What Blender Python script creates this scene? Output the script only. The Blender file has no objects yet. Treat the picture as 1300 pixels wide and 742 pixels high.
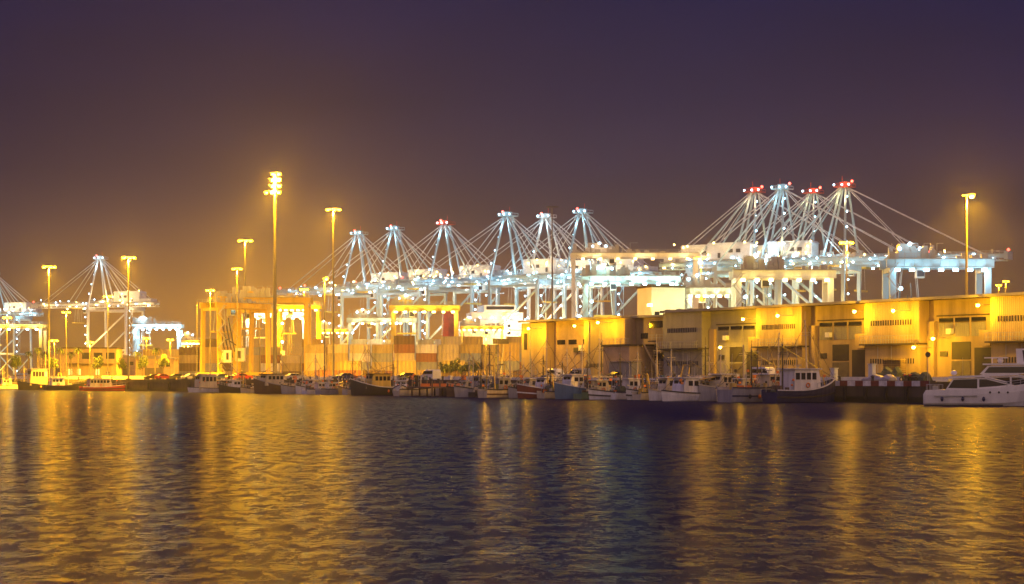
import bpy, math, random
from mathutils import Vector, Matrix
random.seed(7)
R = math.radians
S = bpy.context.scene
COL = S.collection
F = 2528.0          # focal length in photo pixels (70 mm on 36 mm, 1300 px wide)
HC = 3.1            # eye height above the water
HOR = 480.0
G = 2.6             # quay level above the water

def XX(px, d): return (px - 650.0) * d / F
def ZZ(py, d): return HC + (HOR - py) * d / F

# ------------------------------------------------------------------ materials
def mat(name, col, rough=0.6, metal=0.0, var=0.25, scale=0.6, bump=0.0, bscale=6.0, streak=False, brick=None, corr=None):
    m = bpy.data.materials.new(name); m.use_nodes = True
    nt = m.node_tree; N = nt.nodes; L = nt.links
    b = N['Principled BSDF']
    b.inputs['Roughness'].default_value = rough
    b.inputs['Metallic'].default_value = metal
    tc = N.new('ShaderNodeTexCoord')
    mp = N.new('ShaderNodeMapping'); L.new(tc.outputs['Object'], mp.inputs['Vector'])
    if streak: mp.inputs['Scale'].default_value = (1.0, 1.0, 0.12)
    n = N.new('ShaderNodeTexNoise'); n.inputs['Scale'].default_value = scale; n.inputs['Detail'].default_value = 8; n.inputs['Roughness'].default_value = 0.65
    L.new(mp.outputs['Vector'], n.inputs['Vector'])
    r = N.new('ShaderNodeValToRGB')
    r.color_ramp.elements[0].position = 0.35; r.color_ramp.elements[1].position = 0.66
    lo = [c * (1 - var) for c in col]; hi = [min(1, c * (1 + var * 0.6)) for c in col]
    r.color_ramp.elements[0].color = (*lo, 1); r.color_ramp.elements[1].color = (*hi, 1)
    L.new(n.outputs['Fac'], r.inputs['Fac']); L.new(r.outputs['Color'], b.inputs['Base Color'])
    if bump or corr:
        bp = N.new('ShaderNodeBump')
        if corr:
            w = N.new('ShaderNodeTexWave'); w.wave_type = 'BANDS'; w.bands_direction = corr[0]; w.inputs['Scale'].default_value = corr[1]
            L.new(tc.outputs['Object'], w.inputs['Vector']); L.new(w.outputs['Fac'], bp.inputs['Height'])
            bp.inputs['Distance'].default_value = corr[2]; bp.inputs['Strength'].default_value = 1.0
        else:
            n2 = N.new('ShaderNodeTexNoise'); n2.inputs['Scale'].default_value = bscale; n2.inputs['Detail'].default_value = 5
            L.new(tc.outputs['Object'], n2.inputs['Vector']); L.new(n2.outputs['Fac'], bp.inputs['Height'])
            bp.inputs['Distance'].default_value = bump; bp.inputs['Strength'].default_value = 0.7
        L.new(bp.outputs['Normal'], b.inputs['Normal'])
    return m

def emat(name, col, strength):
    m = bpy.data.materials.new(name); m.use_nodes = True
    b = m.node_tree.nodes['Principled BSDF']
    b.inputs['Base Color'].default_value = (0.6, 0.6, 0.6, 1)
    b.inputs['Emission Color'].default_value = (*col, 1)
    b.inputs['Emission Strength'].default_value = strength
    try: m.cycles.emission_sampling = 'NONE'
    except Exception: pass
    return m

SOD = (1.0, 0.45, 0.006)
WHT = (0.50, 0.84, 1.0)
WRM = (1.0, 0.72, 0.32)
M = {}
M['steel_pale'] = mat('pale blue crane paint', (0.40, 0.55, 0.60), 0.45, 0.0, 0.2, 0.15, streak=True)
M['steel_white'] = mat('white crane paint', (0.72, 0.74, 0.72), 0.45, 0, 0.15, 0.2, streak=True)
M['steel_yellow'] = mat('yellow gantry paint', (0.62, 0.42, 0.06), 0.45, 0, 0.25, 0.3, streak=True)
M['steel_dark'] = mat('dark steel', (0.06, 0.055, 0.05), 0.5, 0.2, 0.3, 0.8)
M['galv'] = mat('galvanised steel', (0.42, 0.42, 0.40), 0.45, 0.3, 0.2, 0.5, streak=True)
M['pole'] = mat('weathered mast steel', (0.14, 0.13, 0.12), 0.6, 0.2, 0.3, 0.5, streak=True)
M['red_paint'] = mat('red safety paint', (0.5, 0.06, 0.03), 0.5)
M['rope'] = mat('steel rope and stays', (0.60, 0.62, 0.62), 0.5, 0.0)
M['house'] = mat('machinery house cladding', (0.78, 0.78, 0.74), 0.5, 0, 0.12, 0.3, corr=('X', 1.2, 0.05))
M['glass'] = mat('dark glass', (0.02, 0.022, 0.03), 0.08, 0, 0.2)
M['concrete'] = mat('quay concrete', (0.075, 0.06, 0.045), 0.85, 0, 0.45, 0.35, bump=0.03, streak=True)
M['asphalt'] = mat('apron paving', (0.12, 0.115, 0.105), 0.85, 0, 0.4, 0.08, bump=0.01)
M['yard'] = mat('yard paving', (0.14, 0.13, 0.12), 0.85, 0, 0.4, 0.03)
M['tide'] = mat('wet weed on quay wall', (0.02, 0.025, 0.012), 0.5, 0, 0.5, 1.5)
M['barrier'] = mat('pale concrete barrier', (0.72, 0.7, 0.64), 0.7, 0, 0.2, 0.7, streak=True)
M['kerb_white'] = mat('white kerb paint', (0.72, 0.70, 0.68), 0.7, 0, 0.3, 1.5)
M['kerb_red'] = mat('red kerb paint', (0.22, 0.05, 0.03), 0.7, 0, 0.4, 1.5)
M['wall_cream'] = mat('cream rendered wall', (0.42, 0.31, 0.15), 0.8, 0, 0.38, 0.35, streak=True, bump=0.01)
M['wall_ochre'] = mat('ochre rendered wall', (0.48, 0.34, 0.20), 0.8, 0, 0.3, 0.3, bump=0.01)
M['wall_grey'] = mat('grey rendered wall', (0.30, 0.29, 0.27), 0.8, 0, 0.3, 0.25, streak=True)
M['clad'] = mat('ribbed wall cladding', (0.46, 0.34, 0.16), 0.6, 0, 0.34, 0.4, streak=True, corr=('X', 0.9, 0.05))
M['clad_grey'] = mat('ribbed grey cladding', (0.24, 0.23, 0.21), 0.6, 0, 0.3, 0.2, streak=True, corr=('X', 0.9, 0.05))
M['roof'] = mat('metal roof sheet', (0.34, 0.30, 0.24), 0.6, 0, 0.3, 0.2)
M['void'] = mat('dark opening', (0.035, 0.03, 0.028), 0.7, 0, 0.3)
M['shutter'] = mat('roller shutter', (0.12, 0.10, 0.08), 0.6, 0, 0.3, 0.8, corr=('Z', 2.5, 0.03))
M['leaf'] = mat('leaf green', (0.06, 0.09, 0.03), 0.6, 0, 0.5, 1.5)
M['leaf_dark'] = mat('dark leaf green', (0.035, 0.06, 0.025), 0.6, 0, 0.5, 1.5)
M['bark'] = mat('bark', (0.13, 0.10, 0.07), 0.9, 0, 0.4, 3)
M['wood'] = mat('weathered timber', (0.16, 0.11, 0.07), 0.85, 0, 0.4, 2)
M['net'] = mat('fishing net', (0.10, 0.12, 0.08), 0.95, 0, 0.6, 5, bump=0.08, bscale=12)
M['orange'] = mat('orange plastic', (0.75, 0.2, 0.03), 0.5)
M['tyre'] = mat('black rubber', (0.02, 0.02, 0.02), 0.8)
M['gel_white'] = mat('white gelcoat', (0.82, 0.79, 0.76), 0.3, 0, 0.12, 0.6, streak=True)
for k, c in dict(white=(0.74, 0.72, 0.71), cream=(0.60, 0.52, 0.36), navy=(0.02, 0.025, 0.09), black=(0.03, 0.028, 0.03), blue=(0.09, 0.17, 0.28),
                 red=(0.2, 0.04, 0.025), brown=(0.12, 0.07, 0.04), grey=(0.34, 0.33, 0.35), green=(0.14, 0.24, 0.16), yellow=(0.6, 0.42, 0.1)).items():
    M['p_' + k] = mat(k + ' boat paint', c, 0.4, 0, 0.3, 0.9, streak=True)
M['l_sod'] = emat('sodium lamp glow', SOD, 45)
M['l_sodw'] = emat('sodium wall lamp glow', (1.0, 0.55, 0.1), 40)
M['l_wht'] = emat('white floodlight glow', (.42, .8, 1.0), 12)
M['l_wrm'] = emat('warm floodlight glow', (1.0, 0.6, 0.16), 16)
M['l_red'] = emat('red beacon glow', (1.0, 0.06, 0.03), 8)
M['l_win'] = emat('lit window', (1.0, 0.62, 0.15), 1.3)

# ------------------------------------------------------------------ mesh building
class MB:
    def __init__(s): s.v = []; s.f = []; s.mi = []; s.cur = 0
    def add(s, vs, fs):
        b = len(s.v); s.v += [tuple(p) for p in vs]; s.f += [tuple(i + b for i in f) for f in fs]; s.mi += [s.cur] * len(fs); return s
    def box(s, cx, cy, cz, sx, sy, sz, rz=0):
        c, n = math.cos(rz), math.sin(rz); vs = []
        for z in (-.5, .5):
            for x, y in ((-.5, -.5), (.5, -.5), (.5, .5), (-.5, .5)):
                a, b = x * sx, y * sy; vs.append((cx + a * c - b * n, cy + a * n + b * c, cz + z * sz))
        return s.add(vs, [(3, 2, 1, 0), (4, 5, 6, 7), (0, 1, 5, 4), (1, 2, 6, 5), (2, 3, 7, 6), (3, 0, 4, 7)])
    def span(s, x0, x1, y0, y1, z0, z1): return s.box((x0 + x1) / 2, (y0 + y1) / 2, (z0 + z1) / 2, x1 - x0, y1 - y0, z1 - z0)
    def bar(s, p, q, w, h=None):
        h = h or w; p = Vector(p); q = Vector(q); d = (q - p).normalized()
        up = Vector((0, 0, 1)) if abs(d.z) < .95 else Vector((0, 1, 0))
        a = d.cross(up).normalized() * w / 2; b = a.cross(d).normalized() * h / 2; vs = []
        for o in (p, q):
            for i, j in ((-1, -1), (1, -1), (1, 1), (-1, 1)): vs.append(o + a * i + b * j)
        return s.add(vs, [(3, 2, 1, 0), (4, 5, 6, 7), (0, 1, 5, 4), (1, 2, 6, 5), (2, 3, 7, 6), (3, 0, 4, 7)])
    def tube(s, p, q, r0, r1=None, n=8):
        r1 = r0 if r1 is None else r1; p = Vector(p); q = Vector(q); d = (q - p).normalized()
        up = Vector((0, 0, 1)) if abs(d.z) < .95 else Vector((0, 1, 0))
        a = d.cross(up).normalized(); b = a.cross(d).normalized(); vs = []
        for o, r in ((p, r0), (q, r1)):
            for i in range(n):
                t = 2 * math.pi * i / n; vs.append(o + (a * math.cos(t) + b * math.sin(t)) * r)
        fs = [(i, (i + 1) % n, n + (i + 1) % n, n + i) for i in range(n)] + [tuple(range(n))[::-1], tuple(range(n, 2 * n))]
        return s.add(vs, fs)
    def ball(s, c, r, n=8, m=5, sz=1.0):
        vs = []; fs = []
        for j in range(m + 1):
            t = math.pi * j / m
            for i in range(n):
                a = 2 * math.pi * i / n; vs.append((c[0] + r * math.sin(t) * math.cos(a), c[1] + r * math.sin(t) * math.sin(a), c[2] + r * sz * math.cos(t)))
        for j in range(m):
            for i in range(n): fs.append((j * n + i, (j + 1) * n + i, (j + 1) * n + (i + 1) % n, j * n + (i + 1) % n))
        return s.add(vs, fs)
    def torus(s, c, r, t, axis='x', n=14, m=6):
        vs = []; fs = []
        for i in range(n):
            a = 2 * math.pi * i / n
            for j in range(m):
                b = 2 * math.pi * j / m; rr = r + t * math.cos(b); u, v, w = rr * math.cos(a), rr * math.sin(a), t * math.sin(b)
                vs.append((c[0] + w, c[1] + u, c[2] + v) if axis == 'x' else ((c[0] + u, c[1] + w, c[2] + v) if axis == 'y' else (c[0] + u, c[1] + v, c[2] + w)))
        for i in range(n):
            for j in range(m): fs.append((i * m + j, ((i + 1) % n) * m + j, ((i + 1) % n) * m + (j + 1) % m, i * m + (j + 1) % m))
        return s.add(vs, fs)
    def loft(s, rings, cap=True):
        n = len(rings[0]); vs = [p for r in rings for p in r]; fs = []
        for k in range(len(rings) - 1):
            for i in range(n):
                j = (i + 1) % n; fs.append((k * n + i, k * n + j, (k + 1) * n + j, (k + 1) * n + i))
        if cap: fs += [tuple(range(n))[::-1], tuple(range((len(rings) - 1) * n, len(rings) * n))]
        return s.add(vs, fs)
    def prism(s, pts, y0, y1):      # pts in the xz plane, extruded along y
        n = len(pts); vs = [(x, y0, z) for x, z in pts] + [(x, y1, z) for x, z in pts]
        return s.add(vs, [tuple(range(n)), tuple(range(2 * n - 1, n - 1, -1))] + [(i, i + n, (i + 1) % n + n, (i + 1) % n) for i in range(n)])
    def mesh(s, name, *ms):
        me = bpy.data.meshes.new(name); me.from_pydata(s.v, [], s.f)
        for m in ms: me.materials.append(m)
        if len(ms) > 1: me.polygons.foreach_set('material_index', s.mi)
        me.update()
        return me
    def build(s, name, m, parent=None, loc=None, rz=0, smooth=False):
        me = s.mesh(name, *(m if isinstance(m, (list, tuple)) else (m,)))
        if smooth:
            for p in me.polygons: p.use_smooth = True
        return put(name, me, parent, loc, rz)
def put(name, me, parent=None, loc=None, rz=0):
    o = bpy.data.objects.new(name, me); COL.objects.link(o)
    if parent: o.parent = parent
    if loc: o.location = loc
    o.rotation_euler = (0, 0, rz)
    return o
def tag(o, label, cat, group=None):
    o['label'] = label; o['category'] = cat
    if group: o['group'] = group
    return o
def kind(o, k): o['kind'] = k; return o
def thing(name, label, cat, loc, rz=0, group=None):
    o = bpy.data.objects.new(name, None); COL.objects.link(o); o.location = loc; o.rotation_euler = (0, 0, rz); o.empty_display_size = 0.5
    return tag(o, label, cat, group)
KIDS = {}
def kids(o):
    return [c for c in o.children]
def dup(o, parent=None):
    c = o.copy(); COL.objects.link(c); c.parent = parent
    for k in kids(o): dup(k, c)
    return c
def point(parent, loc, col, energy, rad=0.4, name='lamp_light', spot=None):
    l = bpy.data.lights.new(name, 'SPOT' if spot else 'POINT'); l.color = col; l.energy = energy; l.shadow_soft_size = rad
    if spot: l.spot_size = R(spot); l.spot_blend = 0.6
    o = bpy.data.objects.new(name, l); COL.objects.link(o); o.location = loc
    if parent: o.parent = parent
    return o
ORD = ['first', 'second', 'third', 'fourth', 'fifth', 'sixth', 'seventh', 'eighth', 'ninth', 'tenth', 'eleventh', 'twelfth', 'thirteenth', 'fourteenth', 'fifteenth', 'sixteenth']

# ------------------------------------------------------------------ ground, quay and water
QD = Vector((-0.508, 0.8613, 0)); QD.normalize()         # along the quay edge, away to the left
QN = Vector((-QD.y, QD.x, 0))                             # out over the water (left and towards the eye)
Q0 = Vector((44.5, 250.0, 0))
QA = math.atan2(QD.y, QD.x)
def quay(px, off=0.0):                                   # point seen at column px, off metres out from the quay edge
    k = (px - 650.0) / F; nx, ny = QN.x * off, QN.y * off
    s = (Q0.x + nx - k * (Q0.y + ny)) / (-QD.x + k * QD.y)
    return Q0 + QD * s + QN * off
qa = Q0 - QD * 260; qb = Q0 + QD * 1100
def sheet(name, pts, z, m):
    me = bpy.data.meshes.new(name); me.from_pydata([(p[0], p[1], z) for p in pts], [], [tuple(range(len(pts)))]); me.materials.append(m); me.update()
    o = bpy.data.objects.new(name, me); COL.objects.link(o); return kind(o, 'structure')
inl = -QN
# water
wm = bpy.data.materials.new('harbour water'); wm.use_nodes = True
nt = wm.node_tree; N = nt.nodes; L = nt.links; b = N['Principled BSDF']
b.inputs['Base Color'].default_value = (0.003, 0.003, 0.02, 1); b.inputs['IOR'].default_value = 1.33; b.inputs['Specular IOR Level'].default_value = 0.3
tc = N.new('ShaderNodeTexCoord')
mp = N.new('ShaderNodeMapping'); mp.inputs['Scale'].default_value = (1.2, 1.0, 1.0); L.new(tc.outputs['Object'], mp.inputs['Vector'])
n1 = N.new('ShaderNodeTexNoise'); n1.inputs['Scale'].default_value = 1.0; n1.inputs['Detail'].default_value = 6; n1.inputs['Roughness'].default_value = 0.6; L.new(mp.outputs['Vector'], n1.inputs['Vector'])
n2 = N.new('ShaderNodeTexNoise'); n2.inputs['Scale'].default_value = 0.16; n2.inputs['Detail'].default_value = 4; L.new(mp.outputs['Vector'], n2.inputs['Vector'])
bp1 = N.new('ShaderNodeBump'); bp1.inputs['Distance'].default_value = 0.15; bp1.inputs['Strength'].default_value = 1.0; L.new(n1.outputs['Fac'], bp1.inputs['Height'])
bp2 = N.new('ShaderNodeBump'); bp2.inputs['Distance'].default_value = 0.03; bp2.inputs['Strength'].default_value = 1.0; L.new(n2.outputs['Fac'], bp2.inputs['Height']); L.new(bp1.outputs['Normal'], bp2.inputs['Normal'])
n3 = N.new('ShaderNodeTexNoise'); n3.inputs['Scale'].default_value = 4.5; n3.inputs['Detail'].default_value = 4; L.new(mp.outputs['Vector'], n3.inputs['Vector'])
bp3 = N.new('ShaderNodeBump'); bp3.inputs['Distance'].default_value = 0.02; bp3.inputs['Strength'].default_value = 1.0; L.new(n3.outputs['Fac'], bp3.inputs['Height']); L.new(bp2.outputs['Normal'], bp3.inputs['Normal'])
L.new(bp3.outputs['Normal'], b.inputs['Normal'])
mr = N.new('ShaderNodeMapRange'); mr.inputs['From Min'].default_value = 0.35; mr.inputs['From Max'].default_value = 0.65; mr.inputs['To Min'].default_value = 0.17; mr.inputs['To Max'].default_value = 0.21
L.new(n2.outputs['Fac'], mr.inputs['Value']); L.new(mr.outputs['Result'], b.inputs['Roughness'])
df = N.new('ShaderNodeBsdfDiffuse'); df.inputs['Color'].default_value = (0.005, 0.006, 0.05, 1)      # murky body of the water
mxw = N.new('ShaderNodeMixShader'); mp4 = N.new('ShaderNodeMapping'); mp4.inputs['Scale'].default_value = (2.6, 1.0, 1.0); L.new(tc.outputs['Object'], mp4.inputs['Vector'])
n4 = N.new('ShaderNodeTexNoise'); n4.inputs['Scale'].default_value = 0.6; n4.inputs['Detail'].default_value = 9; n4.inputs['Roughness'].default_value = 0.8; L.new(mp4.outputs['Vector'], n4.inputs['Vector'])
mr4 = N.new('ShaderNodeMapRange'); mr4.inputs['From Min'].default_value = 0.38; mr4.inputs['From Max'].default_value = 0.66; mr4.inputs['To Min'].default_value = 0.03; mr4.inputs['To Max'].default_value = 0.25; L.new(n4.outputs['Fac'], mr4.inputs['Value'])
L.new(mr4.outputs['Result'], mxw.inputs[0])      # ruffled and glassy patches
L.new(df.outputs[0], mxw.inputs[1]); L.new(b.outputs[0], mxw.inputs[2]); L.new(mxw.outputs[0], N['Material Output'].inputs['Surface'])
sheet('water', [(-780, -40), (780, -40), (780, 1700), (-780, 1700)], 0.0, wm)
# land: a solid slab whose front face is the quay wall
w0 = qa; w1 = qb
SC = -11.5; wc = Q0 + QD * SC; IN = 11.0      # the quay steps inland right of here, leaving a berth
lm = MB(); A_ = [w0 + inl * IN, wc + inl * IN, wc, w1, w1 + inl * 60, w0 + inl * 60]
lm.loft([[(p.x, p.y, -1.0) for p in A_], [(p.x, p.y, G) for p in A_]])
kind(lm.build('quay_ground', M['concrete']), 'structure')
back = [w0 + inl * 58, w1 + inl * 58, Vector((-770, 1690, 0)), Vector((770, 1690, 0)), Vector((770, 60, 0))]
sheet('yard_ground', back, G + 0.004, M['yard'])
sheet('apron_road', [wc + QD * 2 + inl * 4, w1 + inl * 4, w1 + inl * 17, wc + QD * 2 + inl * 17], G + 0.008, M['asphalt'])
# coping beam of the quay
cb = MB(); P4 = [wc - QD * 0.1 + QN * 0.12, Q0 + QD * 500 + QN * 0.12, Q0 + QD * 500 + inl * 0.9, wc - QD * 0.1 + inl * 0.9]
cb.loft([[(p.x, p.y, G - 0.55) for p in P4], [(p.x, p.y, G + 0.16) for p in P4]])
cop = kind(cb.build('kerb', M['concrete']), 'structure')
P5 = [wc + QN * 0.03, Q0 + QD * 500 + QN * 0.03, Q0 + QD * 500 + inl * 0.05, wc + inl * 0.05]
tb = MB(); tb.loft([[(p.x, p.y, -0.5) for p in P5], [(p.x, p.y, 0.75) for p in P5]]); tb.build('tide_mark', M['tide'], cop)
# red and white painted face of the coping, right hand part
kw, kr = MB(), MB()
s0 = -9.0
for i in range(34):
    s = SC + i * 1.5
    c = Q0 + QD * (s + 0.75) + QN * 0.13
    (kw if i % 2 else kr).box(c.x, c.y, G - 0.2, 1.49, 0.03, 0.66, QA)
kr.build('kerb_paint_red', M['kerb_red'], cop); kw.build('kerb_paint_white', M['kerb_white'], cop)
# vertical joints and rubber fenders on the quay wall
fm = MB()
for i in range(9):
    for dz in (0,): fm.box(0, 0, 0, 0.01, 0.01, 0.01)
fender = MB().tube((0, 0, 0.3), (0, 0, 1.9), 0.22, n=10).mesh('quay_fender', M['tyre'])
for i in range(40):
    p = quay(1150 - i * 26, 0.25)
    o = put('quay_fender', fender, None, (p.x, p.y, 0)); tag(o, 'upright black rubber fender on the dark quay wall', 'fender', 'rubber fenders along the quay wall')
# bollards
bol = MB(); bol.tube((0, 0, 0), (0, 0, 0.45), 0.2, 0.16, 10); bol.ball((0, 0, 0.5), 0.26, 10, 6, 0.6); bolm = bol.mesh('bollard', M['steel_dark'])
for i in range(26):
    p = quay(1150 - i * 42, -0.45)
    o = put('mooring_bollard', bolm, None, (p.x, p.y, G + 0.16)); tag(o, 'short dark mooring bollard on the quay coping', 'bollard', 'mooring bollards along the quay edge')
# low pale barriers on the apron
def barrier(px0, px1, off, h, label, group='low pale barriers along the apron', m='barrier', x=0.35):
    a = quay(px0, -off); c = quay(px1, -off); ln = (c - a).length; mid = (a + c) / 2
    mb = MB()
    mb.prism([(-ln / 2, 0), (ln / 2, 0), (ln / 2, h), (-ln / 2, h)], -x / 2, x / 2)
    mb.box(0, 0, 0.06, ln, x * 1.8, 0.12)
    o = mb.build('concrete_barrier', M[m], None, (mid.x, mid.y, G + 0.01), QA); tag(o, label, 'barrier', group); return o
barrier(1005, 1102, 5, 0.62, 'low lit concrete barrier on the quay just right of the navy trawler')
barrier(1132, 1144, 5, 0.62, 'shortest lit concrete barrier, between the tarpaulin heap and the motorbikes')
barrier(1178, 1205, 13.5, 0.62, 'low lit concrete barrier right behind the stern of the white motor yacht')
barrier(690, 930, 7, 0.5, 'long low concrete barrier behind the boats in front of the warehouses')
barrier(130, 192, 9, 1.0, 'pale block wall on the far left end of the quay beside the red boat')
barrier(268, 640, 12, 0.75, 'very long pale barrier added in place of a car light trail before the container stacks')  # pale wall standing in for the white light trail of passing cars
barrier(10, 118, 11, 1.0, 'pale low wall behind the tugboat at the far left')
# ------------------------------------------------------------------ light masts
def lum(parent, loc, col, energy, rad=0.35):
    point(parent, loc, col, energy * 0.8, rad, 'lamp_spill')
    point(parent, (loc[0], loc[1], loc[2] + 0.02), col, energy * MK, rad, 'lamp_flood', spot=158)
MK = 5.5
def flood(mb, x, y, z, w=0.7, h=0.45): mb.box(x, y, z, w, 0.5, h)
def mast(px, ytop, d, style, label, energy, r=0.28, name='light_mast', n=5, w=3.4, group='tall lamp posts of the port', base=G, col=SOD):
    x = XX(px, d); H = ZZ(ytop, d) - base
    t = thing(name, label, 'lamp post', (x, d, base), 0, group)
    MB().tube((0, 0, 0.35), (0, 0, H - 0.3), r, r * 0.45, 10).build('pole', M['pole'], t, smooth=False)
    MB().box(0, 0, 0.18, r * 4, r * 4, 0.36).build('base_block', M['concrete'], t)
    lm_ = M['l_sod']
    if style == 'crown':
        MB().box(0, 0, H - 0.25, w, 0.25, 0.16).torus((0, 0, H - 0.25), w * 0.4, 0.09, 'z').build('head_frame', M['galv'], t)
        for i in range(n):
            a = math.pi * 2 * i / n + 0.3
            f = MB(); f.box(math.cos(a) * w * 0.42, math.sin(a) * w * 0.42, H - 0.52, w / n * 0.95, w / n * 0.8, 0.34); f.build('floodlight', lm_, t)
        lum(t, (0, -0.3, H - 1.3), col, energy, 0.35)
    elif style == 'double':
        MB().box(0, 0, H - 0.2, w, 0.16, 0.14).build('head_frame', M['galv'], t)
        for sx in (-1, 1):
            f = MB(); f.box(sx * w * 0.34, -0.1, H - 0.42, w * 0.3, 0.5, 0.28); f.build('floodlight', lm_, t)
        lum(t, (0, -0.3, H - 1.1), col, energy, 0.3)
    elif style == 'single':
        MB().bar((-w * 0.3, 0, H - 0.3), (w * 0.6, 0, H - 0.1), 0.16).build('head_frame', M['galv'], t)
        f = MB(); f.ball((w * 0.35, -0.1, H - 0.35), 0.42, 10, 6, 0.75); f.build('floodlight', lm_, t)
        lum(t, (w * 0.35, -0.4, H - 1.0), col, energy, 0.35)
    elif style == 'cluster':
        MB().bar((0, 0, H - 4.2), (0, 0, H), 0.5).build('head_frame', M['galv'], t)
        for i, (zz, cnt) in enumerate(((0, 2), (-1.4, 2), (-2.8, 2), (-4.2, 3))):
            for j in range(cnt):
                xx = (j - (cnt - 1) / 2) * 1.45 + (0.25 if i < 3 else -0.5)
                f = MB(); f.box(xx, -0.45, H + zz - 0.1, 0.66, 0.5, 0.42); f.build('floodlight', lm_, t)
            MB().box(0, -0.12, H + zz + 0.28, 3.0, 0.14, 0.1).build('crossbar', M['galv'], t)
        lum(t, (0.3, -0.9, H - 1.0), col, energy * 0.6, 0.35); lum(t, (-0.3, -0.9, H - 3.9), col, energy * 0.5, 0.35)
    elif style == 'dark':
        MB().box(0, 0, H, w, 0.3, 0.3).build('head_frame', M['steel_dark'], t)
    return t
E = 1.0
mast(62, 337, 520, 'crown', 'tall lamp post with a wide bright head, leftmost of the big masts', 90000 * E)
mast(84, 395, 560, 'double', 'lower twin-headed lamp post between two tall masts at the left', 35000 * E, 0.2, w=2.4)
mast(9, 402, 540, 'double', 'twin-headed lamp post at the far left edge before the white-lit gantry', 35000 * E, 0.2, w=2.4)
mast(163, 325, 500, 'crown', 'tall lamp post with bright head right beside the far left quay crane', 100000 * E)
mast(137, 375, 560, 'double', 'lamp post standing just in front of the far left quay crane', 40000 * E, 0.2, w=2.6)
mast(267, 367, 520, 'double', 'thin lamp post left of the tangled dark gantries', 40000 * E, 0.2, w=2.2)
mast(301, 340, 540, 'double', 'lamp post with twin heads left of the tallest mast, lower than its neighbour', 50000 * E, 0.22, w=2.8)
mast(311, 304, 640, 'crown', 'tall lamp post between the twin-headed post and the tallest mast', 90000 * E, w=4.6)
mast(349, 221, 450, 'cluster', 'tallest mast of all, with a stack of floodlights in four rows', 150000 * E, 0.5)
mast(423, 264, 520, 'crown', 'tall lamp post right of the tallest mast, before the quay crane boom', 110000 * E, 0.36, w=3.8)
mast(329, 370, 700, 'crown', 'distant lamp post with a low bright head above the gantry trolley', 50000 * E, 0.25, w=3.0)
mast(386, 366, 700, 'crown', 'distant lamp post rising behind the right leg of the big yellow gantry', 50000 * E, 0.25, w=3.0)
mast(412, 352, 430, 'single', 'thin dark lamp post close to the left of the tall post before the cranes', 20000 * E, 0.16, w=1.2)
mast(890, 326, 600, 'crown', 'lamp post rising above the warehouse roof left of the lit yellow gantry', 60000 * E, 0.22, w=4.0)
mast(1075, 306, 480, 'crown', 'bright yellow lamp post below the rightmost crane tower', 60000 * E, 0.22, w=3.4)
mast(1227, 246, 300, 'single', 'tall single-headed lamp post rising behind the right end of the warehouses', 90000 * E, 0.27, w=2.2)
mast(701, 263, 500, 'dark', 'unlit dark mast behind the left end of the warehouses', 0, 0.28, w=3.0)
mast(250, 385, 520, 'dark', 'thin unlit pole left of the tangled dark gantries', 0, 0.14, w=0.4)
for px, y, d, lb in ((69, 431, 520, 'short twin street lamp behind the tugboat'), (114, 433, 520, 'short twin street lamp in front of the port office'), (216, 430, 560, 'short yellow street lamp inside the pale blue gantry'),
                     (186, 428, 600, 'short street lamp at the left leg of the pale blue gantry'), (617, 424, 470, 'short street lamp in front of the container stacks by the warehouses'), (1277, 356, 640, 'small far street lamp right of the last tall mast'), (1268, 361, 700, 'tiny far street lamp next to the right edge, lower one'), (603, 408, 800, 'far street lamp among the crane legs before the ship')):
    mast(px, y, d, 'double', lb, 12000 * E, 0.13, w=1.9, name='street_lamp', group='short street lamps of the port')

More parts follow.
